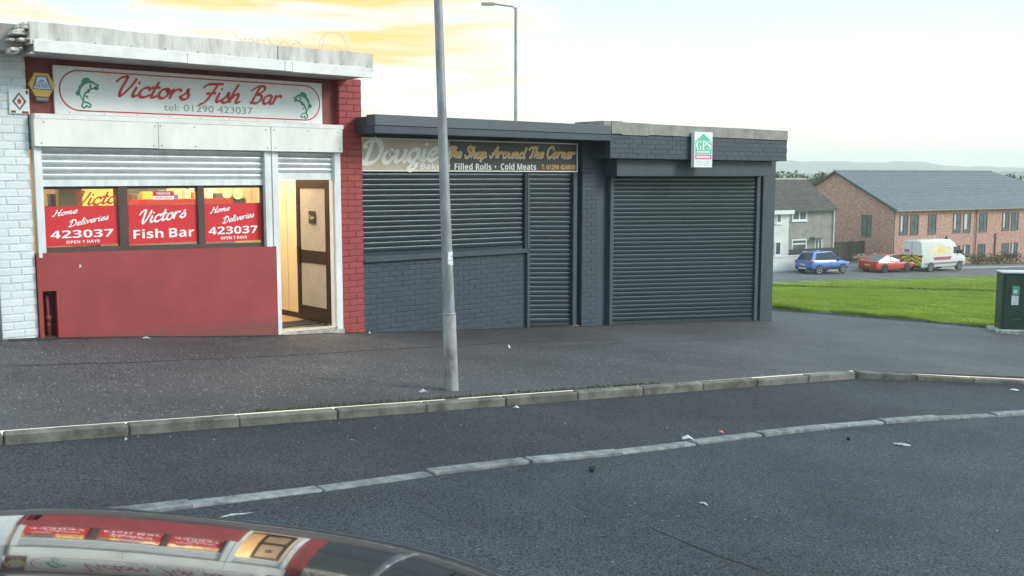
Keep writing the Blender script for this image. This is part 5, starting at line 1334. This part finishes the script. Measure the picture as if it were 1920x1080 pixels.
def loft(root, name, m, secs, ang=35):
    """secs: list of (x, [(y,z)...]) open rings from right sill over the top to left sill"""
    n = len(secs[0][1]); vs = []; fs = []
    for x, ring in secs: vs += [(x, y, z) for y, z in ring]
    for i in range(len(secs) - 1):
        for k in range(n): fs.append((i * n + k, i * n + (k + 1) % n, (i + 1) * n + (k + 1) % n, (i + 1) * n + k))
    fs.append(tuple(range(n))); fs.append(tuple(range((len(secs) - 1) * n, len(secs) * n))[::-1])
    mb = MB(); mb.add(vs, fs); o = mb.build(name, m, root); smooth_by_angle(o, ang); return o
def body_ring(w, zs, zm, zt, tw=.86):
    return [(-w * .9, zs), (-w, zs + .10), (-w * 1.0, zm), (-w * .97, zm + (zt - zm) * .6), (-w * tw, zt), (0, zt + .025), (w * tw, zt), (w * .97, zm + (zt - zm) * .6), (w * 1.0, zm), (w, zs + .10), (w * .9, zs)]
def car(name, label, cat, P_rear_right, ang, paint, top, halfw, zsill, green, wheels, r, rim, lift=0.0, cladding=False, spoil=False):
    """top: [(x, z_top, width factor)]; green: rear base x, rear roof x, front roof x, screen base x, belt z, roof z"""
    c, s_ = math.cos(ang), math.sin(ang)
    rx, ry = wheels[0], -halfw + .1
    loc = (P_rear_right[0] - (c * rx - s_ * ry), P_rear_right[1] - (s_ * rx + c * ry))
    gz = float(H(*P_rear_right[:2])) + .06
    root = thing(name, label, cat, (loc[0], loc[1], gz), ang)
    body = loft(root, 'body', paint, [(x, body_ring(halfw * wf, zsill + up, .55, zt)) for x, zt, wf, up in top])
    xb, xr, xf, xs, zb, zr = green; bw, rw_ = halfw * .87, halfw * .66
    zc = lambda x: np.interp(x, [t[0] for t in top], [t[1] for t in top]) - .02
    A = [(xb, bw * .92, zc(xb)), (xr, rw_ * .96, zr - .03), (xf, rw_, zr), (xs, bw, zc(xs))]
    mb = MB(); mb.add([(A[1][0], -A[1][1], A[1][2]), (A[2][0], -A[2][1], A[2][2]), (A[2][0], A[2][1], A[2][2]), (A[1][0], A[1][1], A[1][2]), ((A[1][0] + A[2][0]) / 2, -rw_ * .6, zr + .045), ((A[1][0] + A[2][0]) / 2, rw_ * .6, zr + .045), (A[1][0] + .06, 0, A[1][2] + .03), (A[2][0] - .06, 0, A[2][2] + .03)],
                      [(0, 1, 4), (1, 7, 4), (7, 5, 4), (4, 5, 6), (0, 4, 6), (1, 2, 7), (2, 5, 7), (2, 3, 5), (3, 6, 5), (3, 0, 6)])
    o = mb.build('roof', paint, root); smooth_by_angle(o, 50)
    mb = MB(); mb.add([(A[0][0], -A[0][1], A[0][2]), (A[0][0], A[0][1], A[0][2]), (A[1][0], A[1][1], A[1][2]), (A[1][0], -A[1][1], A[1][2])], [(0, 1, 2, 3)]); mb.build('rear_window', M_cglass, root, fix=False)
    mb = MB(); mb.add([(A[3][0], -A[3][1], A[3][2]), (A[3][0], A[3][1], A[3][2]), (A[2][0], A[2][1], A[2][2]), (A[2][0], -A[2][1], A[2][2])], [(0, 3, 2, 1)]); mb.build('windscreen', M_cglass, root, fix=False)
    for sg_ in (-1, 1):
        Q = [(p[0], sg_ * p[1], p[2]) for p in A]
        mb = MB(); mb.add(Q, [(0, 1, 2, 3) if sg_ > 0 else (3, 2, 1, 0)]); mb.build('side_window', M_cglass, root, fix=False)
        pl_ = MB()
        for a_, b_, w_ in ((0, 1, .05), (3, 2, .035)):
            pl_.tube([Q[a_], Q[b_]], [w_, w_ * .8], 6)
        pl_.tube([Q[1], Q[2]], .03, 6)
        m0 = tuple(np.array(Q[0]) * .5 + np.array(Q[3]) * .5); m1_ = tuple(np.array(Q[1]) * .5 + np.array(Q[2]) * .5); pl_.tube([m0, m1_], .03, 6)
        if not spoil:
            q0 = np.array(Q[0]); q1 = np.array(Q[1]); q2 = np.array(Q[2])
            pl_.add([tuple(q0 + [0, sg_ * .006, 0]), tuple(q0 + [.42, sg_ * .02, .0]), tuple(q1 + [.22, sg_ * .02, 0]), tuple(q1 + [0, sg_ * .006, 0])], [(0, 1, 2, 3)])
        pl_.build('pillar', paint, root)
        mr = MB(); mr.box(xs - .28, xs - .12, sg_ * (bw + .10) - .09, sg_ * (bw + .10) + .09, zc(xs) + .02, zc(xs) + .15, .03); mr.build('wing_mirror', M_black if spoil else paint, root)
        xe = top[0][0]
        tl = MB(); tl.box(xe - .01, xe + .30, sg_ * halfw * .80 - .12, sg_ * halfw * .80 + .125, .78 + lift, .98 + lift, .03); tl.build('tail_light', M_tail, root)
        hl = MB(); xe2 = top[-1][0]; hl.box(xe2 - .30, xe2 - .02, sg_ * halfw * .72 - .14, sg_ * halfw * .72 + .14, .62 + lift, .76 + lift, .03); hl.build('headlight', M_head, root)
        dlin = MB(); dlin.box(xs - 1.15, xs - 1.14, sg_ * (halfw + .001) - .004, sg_ * (halfw + .001) + .004, zsill + .2, zc(xs) - .12); dlin.box(xs - .12, xs - .11, sg_ * (halfw + .001) - .004, sg_ * (halfw + .001) + .004, zsill + .2, zc(xs) - .15); dlin.build('door_gap', M_black, root)
        hn = MB(); hn.box(xs - 1.08, xs - .90, sg_ * (halfw + .012) - .012, sg_ * (halfw + .012) + .012, .80 + lift, .83 + lift, .005); hn.build('door_handle', paint, root)
    xe = top[0][0]
    mb = MB(); mb.box(xe - .025, xe + .03, -.26, .26, .62 + lift, .73 + lift, .004); mb.build('number_plate', M_plate, root)
    mb = MB(); mb.box(xe - .02, xe + .25, -halfw * .86, halfw * .86, zsill + .05, zsill + (.26 if cladding else .14), .04); mb.build('bumper', M_black, root)
    if cladding:
        for sg_ in (-1, 1):
            mb = MB(); mb.box(wheels[0] + r + .06, wheels[1] - r - .06, sg_ * (halfw + .004) - .008, sg_ * (halfw + .004) + .008, zsill + .06, zsill + .24, .004); mb.build('sill_cladding', M_black, root)
        mb = MB(); mb.box(xe - .03, xe + .02, -.38, .38, zsill + .10, zsill + .19, .01); mb.build('skid_plate', M_rim, root)
    add_wheels(root, wheels, halfw, r, .21, rim)
    return root
M_blue = mat('blue_car_paint', (.03, .125, .43), .35, metal=.2, coat=.35)
M_redc = mat('red_car_paint', (.42, .022, .025), .38, coat=.3)
cang_ = rang + R(1.0)
pb = BLUE
car('parked_car', 'blue compact crossover parked beyond the lawn in front of the rendered house', 'car', pb, cang_, M_blue,
    [(-2.10, .80, .86, .15), (-2.04, 1.02, .93, .10), (-1.85, 1.06, .98, .02), (-1.3, 1.05, 1.0, 0), (0, 1.02, 1.0, 0), (.85, 1.0, 1.0, 0), (1.45, .93, .98, 0), (1.95, .84, .92, .06), (2.12, .62, .82, .12)],
    .89, .30, (-1.95, -1.55, .25, 1.10, 1.0, 1.63), (-1.28, 1.28), .34, M_rim, .05, cladding=True)
P2 = road_pt(7.2, 0)
car('parked_car', 'low red coupe parked between the blue crossover and the white van', 'car', P2, cang_, M_redc,
    [(-2.30, .62, .84, .12), (-2.26, .88, .92, .08), (-2.0, .96, .97, .02), (-1.4, .94, 1.0, 0), (0, .88, 1.0, 0), (.8, .86, 1.0, 0), (1.5, .78, .98, 0), (2.05, .68, .92, .05), (2.25, .50, .80, .10)],
    .92, .20, (-1.90, -.75, .10, .95, .88, 1.36), (-1.36, 1.30), .335, M_rimd, -.06, spoil=True)
P3 = road_pt(12.7, 0)
vc, vs_ = math.cos(cang_), math.sin(cang_); rx, ry = -1.75, -.95
van = thing('delivery_van', 'white high roof van with yellow and black chevrons on its rear doors', 'van', (P3[0] - (vc * rx - vs_ * ry), P3[1] - (vs_ * rx + vc * ry), float(H(P3[0], P3[1])) + .06), cang_)
M_vanw = mat('white_van_paint', (.72, .73, .73), .35, coat=.6, var=.05, vscale=1.5)
def van_ring(w, zs, zt, tw): return [(-w * .94, zs), (-w, zs + .12), (-w, 1.0), (-w * (.5 + tw / 2), (1.0 + zt) / 2 + .1), (-w * tw, zt - .12), (-w * tw * .8, zt), (w * tw * .8, zt), (w * tw, zt - .12), (w * (.5 + tw / 2), (1.0 + zt) / 2 + .1), (w, 1.0), (w, zs + .12), (w * .94, zs)]
loft(van, 'body', M_vanw, [(-2.85, van_ring(.98, .42, 2.50, .86)), (-2.80, van_ring(1.0, .38, 2.55, .87)), (0, van_ring(1.0, .36, 2.58, .87)), (1.0, van_ring(1.0, .36, 2.55, .86)), (1.45, van_ring(1.0, .36, 2.36, .84)), (2.05, van_ring(1.0, .36, 1.62, .84)), (2.25, van_ring(.99, .36, 1.32, .86)), (2.65, van_ring(.96, .40, 1.15, .86)), (2.85, van_ring(.88, .45, .85, .9))], 40)
M_chy = mat('chevron_yellow', (.85, .66, .06), .45); M_chb = mat('chevron_black', (.02, .02, .02), .5)
def rear_poly(mb, pts, x): mb.add([(x, -y, z) for y, z in pts], [tuple(range(len(pts)))])
mb = MB(); rear_poly(mb, [(-.93, .55), (.93, .55), (.93, 1.38), (-.93, 1.38)], -2.862); mb.build('chevron_panel', M_chy, van, fix=False)
mb = MB()
for k in range(-2, 3):
    for sg_ in (-1, 1):
        # stripes falling outward from the centre line
        z1 = 1.38 - k * .38
        pts = [(0, z1), (.93, z1 - .80), (.93, z1 - .94), (0, z1 - .14)]
        cl = []
        for y, z in pts: cl.append((sg_ * y, min(1.38, max(.55, z))))
        if max(z for _, z in cl) - min(z for _, z in cl) > .05: rear_poly(mb, cl, -2.868 - .001 * (k + 2))
o = mb.build('chevron_stripe', M_chb, van, fix=False); o['kind'] = 'stuff'
mb = MB(); mb.box(-2.875, -2.85, -.006, .006, .5, 2.4); mb.build('door_gap', M_black, van)
mb = MB(); mb.box(-2.90, -2.86, -.12, -.06, 1.42, 1.5, .01); mb.build('rear_handle', M_black, van)
mb = MB(); mb.box(-2.868, -2.862, .25, .72, 1.66, 1.80); mb.build('red_mark', mat('van_red', (.5, .05, .05), .5), van); mb = MB(); mb.box(-2.868, -2.862, .18, .72, 1.56, 1.62); mb.build('blue_mark', mat('van_blue', (.15, .2, .5), .5), van)
for sg_ in (-1, 1):
    mb = MB(); mb.box(-2.86, -2.70, sg_ * .93 - .05, sg_ * .93 + .075, .95, 1.40, .02); mb.build('tail_light', M_tail, van)
    mb = MB(); mb.box(-2.5, 2.5, sg_ * 1.0 - .012, sg_ * 1.0 + .012, .58, .74, .005); mb.build('rubbing_strip', mat('van_grey_trim', (.22, .22, .22), .6), van)
    mb = MB(); mb.add([(1.15, sg_ * .985, 1.42), (2.02, sg_ * .975, 1.38), (1.62, sg_ * .915, 1.92), (1.2, sg_ * .905, 1.98)], [(0, 1, 2, 3)]); mb.build('cab_window', M_cglass, van, fix=False)
    mb = MB(); mb.box(1.85, 2.0, sg_ * 1.12 - .1, sg_ * 1.12 + .1, 1.38, 1.68, .03); mb.build('wing_mirror', M_black, van)
    mb = MB(); mb.box(2.45, 2.75, sg_ * .78 - .1, sg_ * .78 + .1, .85, 1.08, .03); mb.build('headlight', M_head, van)
    mb = MB(); mb.add([(-1.3, sg_ * 1.006, .92), (.7, sg_ * 1.006, .92), (.9, sg_ * 1.006, 1.18), (-1.5, sg_ * 1.006, 1.18)], [(0, 1, 2, 3)]); mb.build('side_band', mat('van_side_red', (.55, .10, .08), .5, col2=(.18, .10, .22), vscale=5), van, fix=False)
    mb = MB(); pts = catmull([(-2.2, 1.45), (-1.5, 2.05), (-.6, 2.25), (.2, 2.1), (.8, 1.85), (1.05, 1.5), (.2, 1.36), (-1.0, 1.33), (-2.2, 1.33)], 4)
    mb.add([(x, sg_ * (float(np.interp(z, [1, 1.89, 2.46], [1, .935, .87])) + .014), z) for x, z in pts], [tuple(range(len(pts)))]); mb.build('side_picture', mat('van_yellow_picture', (.75, .55, .18), .5, col2=(.74, .73, .70), vscale=1.1), van, fix=False)
mb = MB(); mb.box(-2.9, -2.7, -.9, .9, .36, .52, .02); mb.build('step_bumper', M_black, van)
mb = MB(); mb.add([(1.50, -.78, 2.27), (1.50, .78, 2.27), (2.06, .80, 1.60), (2.06, -.80, 1.60)], [(0, 1, 2, 3)]); mb.build('windscreen', M_cglass, van, fix=False)
add_wheels(van, (-1.75, 1.95), 1.0, .36, .24, M_rim)

# ------------------------------------------------------------------ the car in the foreground whose roof mirrors the shop
ZC, X0, Y0, KX, KY, KXY, K4, K4X = 1.44, -.2581155, .2662768, .3674059, .4538069, .1685185, .0693377, 3.21158
def roof_z(x, y):
    a = x - X0; b_ = y - Y0
    aa = np.clip(a, -.42, .40); ex = a - aa
    return ZC - .5 * KX * a * a - .5 * KY * b_ * b_ - KXY * a * b_ - K4 * b_ ** 4 - K4X * (aa ** 4 + 4 * aa ** 3 * ex)
CA = R(36); cx_, sx_ = math.cos(CA), math.sin(CA)
gz = float(H(X0, Y0)) - .10
fc = thing('parked_car', 'glossy black car roof in the foreground mirroring the fish bar', 'car', (X0, Y0, gz), CA)
M_clear = mat('black_car_paint', (.012, .012, .014), .08, spec=.5, coat=1.0)
M_clear.node_tree.nodes['Principled BSDF'].inputs['Coat Roughness'].default_value = .022
M_clear.node_tree.nodes['Principled BSDF'].inputs['Coat IOR'].default_value = 2.2
nx, ny = 72, 56; XI, ET = .86, .68
def rz_(xi, et): return float(roof_z(X0 + xi * cx_ - et * sx_, Y0 + xi * sx_ + et * cx_)) - gz
vs = []
for j in range(ny + 1):
    for i in range(nx + 1):
        xi = -XI + 2 * XI * i / nx; et = -ET + 2 * ET * j / ny
        vs.append((xi, et, rz_(xi, et)))
mb = MB(); mb.add(vs, [(j * (nx + 1) + i, j * (nx + 1) + i + 1, (j + 1) * (nx + 1) + i + 1, (j + 1) * (nx + 1) + i) for j in range(ny) for i in range(nx)])
mb.build('roof', M_clear, fc, True, fix=False)
BELT = 1.02
def skirt(pairs, name, m):
    n_ = len(pairs); mb = MB(); mb.add([p for p, _ in pairs] + [q for _, q in pairs], [(i, i + 1, n_ + i + 1, n_ + i) for i in range(n_ - 1)]); return mb.build(name, m, fc, True, fix=False)
xs_ = np.linspace(-XI, XI, 20)
for sg_ in (-1, 1):
    skirt([((x, sg_ * ET, rz_(x, sg_ * ET)), (x * 1.25, sg_ * .84, BELT)) for x in xs_], 'side_window', M_cglass)
    fr_ = MB(); fr_.tube([(x, sg_ * ET, rz_(x, sg_ * ET) - .012) for x in xs_], .016, 8); fr_.build('roof_rail', M_black, fc, True)
ys_ = np.linspace(-ET, ET, 16)
skirt([((XI, y, rz_(XI, y)), (XI + .62, y * 1.2, BELT)) for y in ys_], 'windscreen', M_cglass)
skirt([((-XI, y, rz_(-XI, y)), (-XI - .35, y * 1.2, BELT)) for y in ys_], 'rear_window', M_cglass)
loft(fc, 'body', M_clear, [(x, body_ring(.88 * wf, .24 + up, .6, zt)) for x, zt, wf, up in [(-2.0, .75, .85, .14), (-1.92, 1.0, .93, .08), (-1.4, 1.04, 1, 0), (0, 1.03, 1, 0), (1.3, 1.0, 1, 0), (1.9, .92, .97, 0), (2.3, .80, .9, .06), (2.42, .6, .82, .1)]])
add_wheels(fc, (-1.25, 1.45), .88, .33, .21, M_rimd)

# ------------------------------------------------------------------ litter
def flat_scrap(name, label, cat, px_, py_, dz, pts, m, thick=.012, group='litter on the ground'):
    pts = [(x * .72, y * .72) for x, y in pts]
    p = G(px_, py_, dz); mb = MB(); n_ = len(pts)
    base_ = []
    for (x, y) in pts:
        q = on(p[0] + x, p[1] + y, dz); base_.append((x, y, q[2] - p[2] + .004 + random.uniform(0, thick)))
    c = (sum(q[0] for q in base_) / n_, sum(q[1] for q in base_) / n_, max(q[2] for q in base_) + thick * .7)
    mb.add(base_ + [c] + [(x, y, z - .003) for x, y, z in base_], [(i, (i + 1) % n_, n_) for i in range(n_)] + [((i + 1) % n_, i, n_ + 1 + i, n_ + 1 + (i + 1) % n_) for i in range(n_)])
    o = mb.build(name, m, None, fix=False); o.location = p; tag(o, label, cat, group); return o
def blob(r, n=7, sx=1.0, sy=1.0): return [(r * sx * random.uniform(.6, 1.1) * math.cos(2 * math.pi * k / n), r * sy * random.uniform(.6, 1.1) * math.sin(2 * math.pi * k / n)) for k in range(n)]
M_paper = mat('litter_paper', (.60, .60, .59), .8, var=.2, vscale=40); M_orange = mat('litter_orange', (.70, .16, .06), .6); M_dark = mat('litter_dark', (.02, .02, .02), .8, bump=.8); M_leafl = mat('litter_red_leaf', (.35, .08, .05), .8); M_tan = mat('litter_tan', (.45, .32, .18), .8)
RDZ = -.099; LDZ = -.085
flat_scrap('paper_scrap', 'curled white paper scrap in the lay-by left of an orange scrap', 'litter', 1288, 824, LDZ, [(-.06, -.05), (.02, -.045), (.09, -.04), (.08, .0), (.0, -.012), (-.02, .05), (-.06, .05)], M_paper, .03)
flat_scrap('plastic_scrap', 'small orange plastic scrap lying in the lay-by', 'litter', 1352, 811, LDZ, blob(.03, 6, 1.2, .8), M_orange)
flat_scrap('flattened_wrapper', 'pale flattened wrapper on the road at the right', 'litter', 1690, 834, RDZ, blob(.10, 9, 1.5, .9), mat('litter_pale', (.34, .33, .34), .8, var=.5, vscale=40), .01)
flat_scrap('paper_scrap', 'small white paper on the pavement right of the lamp post', 'litter', 954, 653, .001, blob(.035, 6), M_paper, .03)
flat_scrap('paper_scrap', 'white paper scrap at the foot of the red panel', 'litter', 274, 636, .001, blob(.06, 6, 1.4, .6), M_paper, .02)
flat_scrap('paper_scrap', 'white paper ball at the foot of the slate brick wall beside the red pillar', 'litter', 693, 628, .001, blob(.03, 6), M_paper, .04)
flat_scrap('paper_scrap', 'tiny white scrap in the lay-by near its left end', 'litter', 236, 827, LDZ, blob(.022, 6), M_paper, .02)
flat_scrap('paper_scrap', 'white scrap in the lay-by gutter right of the lamp post', 'litter', 968, 767, LDZ, blob(.04, 7, 1.3, .7), M_paper, .02)
flat_scrap('paper_scrap', 'white flat scrap at the right edge beside the side kerb', 'litter', 1902, 732, LDZ, blob(.07, 7, 1.6, .7), M_paper, .01)
flat_scrap('paper_scrap', 'pale twisted scrap on the grass side of the kerb beside the lamp post', 'litter', 793, 738, .001, blob(.05, 7, 1.4, .6), M_paper, .03)
flat_scrap('leaf_litter', 'red brown leaves gathered in the inner corner of the kerb', 'litter', 1632, 708, LDZ, blob(.14, 9, 1.5, .5), M_leafl, .03)
flat_scrap('leaf_litter', 'tan scrap lying against the side kerb', 'litter', 1700, 713, LDZ, blob(.05, 7, 1.2, .7), M_tan, .03)
flat_scrap('leaf_litter', 'pale scrap against the side kerb right of the tan scrap', 'litter', 1736, 715, LDZ, blob(.05, 7, 1.6, .6), M_paper, .02)
for lab, px_, py_, r_ in (('dark round lump beside the flush kerb in the road centre', 1110, 884, .028), ('small dark lump on the road left of the pale wrapper', 1590, 825, .02)):
    p = G(px_, py_, RDZ); bm = bmesh.new(); bmesh.ops.create_icosphere(bm, subdivisions=2, radius=r_)
    for v in bm.verts: v.co *= random.uniform(.65, 1.2); v.co.z = v.co.z * .9 + r_ * .8
    me = bpy.data.meshes.new('dark_lump'); bm.to_mesh(me); bm.free(); o = link('dark_lump', me, M_dark); o.location = p; tag(o, lab, 'litter', 'litter on the ground')
p = G(1312, 944, RDZ); p2_ = G(1326, 949, RDZ)
mb = MB(); mb.tube([(0, 0, .006), tuple((p2_ - p) * .5 + np.array([.01, .012, .008])), tuple((p2_ - p) + np.array([0, 0, .006]))], [.006, .008, .005], 6); o = mb.build('twig', M_paper); o.location = p; tag(o, 'pale bent stick lying on the open road', 'litter', 'litter on the ground')
# grit: pale chips strewn over the pavement and lay-by
def grit(name, label, boxes, m):
    vs = []; fs = []
    for (x0, x1, y0, y1, dz, n_, smin, smax) in boxes:
        for _ in range(n_):
            px_, py_ = random.uniform(x0, x1), random.uniform(y0(x0) if callable(y0) else y0, y1); p = G(px_, py_, dz); s_ = random.uniform(smin, smax); k = len(vs)
            a = random.uniform(0, 6.28); vs += [tuple(p + np.array([math.cos(a + j * 2.1) * s_, math.sin(a + j * 2.1) * s_, .002])) for j in range(3)] + [tuple(p + np.array([0, 0, s_ * .7]))]
            fs += [(k, k + 1, k + 3), (k + 1, k + 2, k + 3), (k + 2, k, k + 3)]
    mb = MB(); mb.add(vs, fs); o = mb.build(name, m, None, fix=False); tag(o, label, 'grit', kind='stuff')
grit('grit', 'pale grit and chips scattered over pavement and lay-by', [(0, 500, 700, 780, .001, 170, .003, .009), (200, 900, 690, 745, .001, 170, .003, .009), (700, 1300, 670, 720, .001, 90, .003, .009), (0, 1600, 640, 690, .001, 30, .004, .010), (200, 1500, 790, 830, LDZ, 30, .004, .010), (900, 1900, 860, 1070, RDZ, 10, .004, .008)], mat('grit_pale', (.52, .51, .50), .9))
# moss along the back of the kerb by the lamp post
mb = MB()
vs = []; fs = []
for k in range(1400):
    t = random.uniform(2.2, 7.4); q = kerb_foot(t) + KN * (.125 + abs(random.gauss(0, .05))); s_ = random.uniform(.004, .012); z_ = float(H(q[0], q[1])) + .002
    a = random.uniform(0, 6.28); n0 = len(vs); vs += [(q[0] + math.cos(a) * s_, q[1] + math.sin(a) * s_, z_), (q[0] - math.cos(a) * s_, q[1] - math.sin(a) * s_, z_), (q[0], q[1], z_ + s_ * 1.5)]; fs.append((n0, n0 + 1, n0 + 2))
mb.add(vs, fs); o = mb.build('moss', mat('moss', (.09, .10, .035), .95, var=.5, vscale=20), None, fix=False); tag(o, 'low moss and weeds along the back of the kerb', 'moss', kind='stuff')

# dirt and weeds along the foot of the shop fronts
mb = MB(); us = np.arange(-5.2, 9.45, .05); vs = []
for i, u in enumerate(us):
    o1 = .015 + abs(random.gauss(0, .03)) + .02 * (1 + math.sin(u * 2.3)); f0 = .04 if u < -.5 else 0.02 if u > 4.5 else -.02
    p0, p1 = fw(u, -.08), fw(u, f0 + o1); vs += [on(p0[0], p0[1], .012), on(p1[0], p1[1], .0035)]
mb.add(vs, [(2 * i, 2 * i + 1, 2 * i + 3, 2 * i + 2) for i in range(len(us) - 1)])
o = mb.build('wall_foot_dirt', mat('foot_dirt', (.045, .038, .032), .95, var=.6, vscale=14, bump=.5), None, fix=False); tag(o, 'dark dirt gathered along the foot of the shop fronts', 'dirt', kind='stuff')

# ------------------------------------------------------------------ haze
hz = MB(); hz.box(-4600, 4600, -200, 3050, -11.0, 62)
hm = bpy.data.materials.new('haze_air'); hm.use_nodes = True; t = hm.node_tree; t.nodes.clear()
ho_ = t.nodes.new('ShaderNodeOutputMaterial'); pv = t.nodes.new('ShaderNodeVolumePrincipled'); pv.inputs['Color'].default_value = (.97, .985, 1, 1); pv.inputs['Density'].default_value = .00055; pv.inputs['Anisotropy'].default_value = .0
t.links.new(pv.outputs[0], ho_.inputs['Volume'])
o = hz.build('haze', hm); tag(o, 'thin pale haze filling the air over the street', 'haze', kind='stuff')
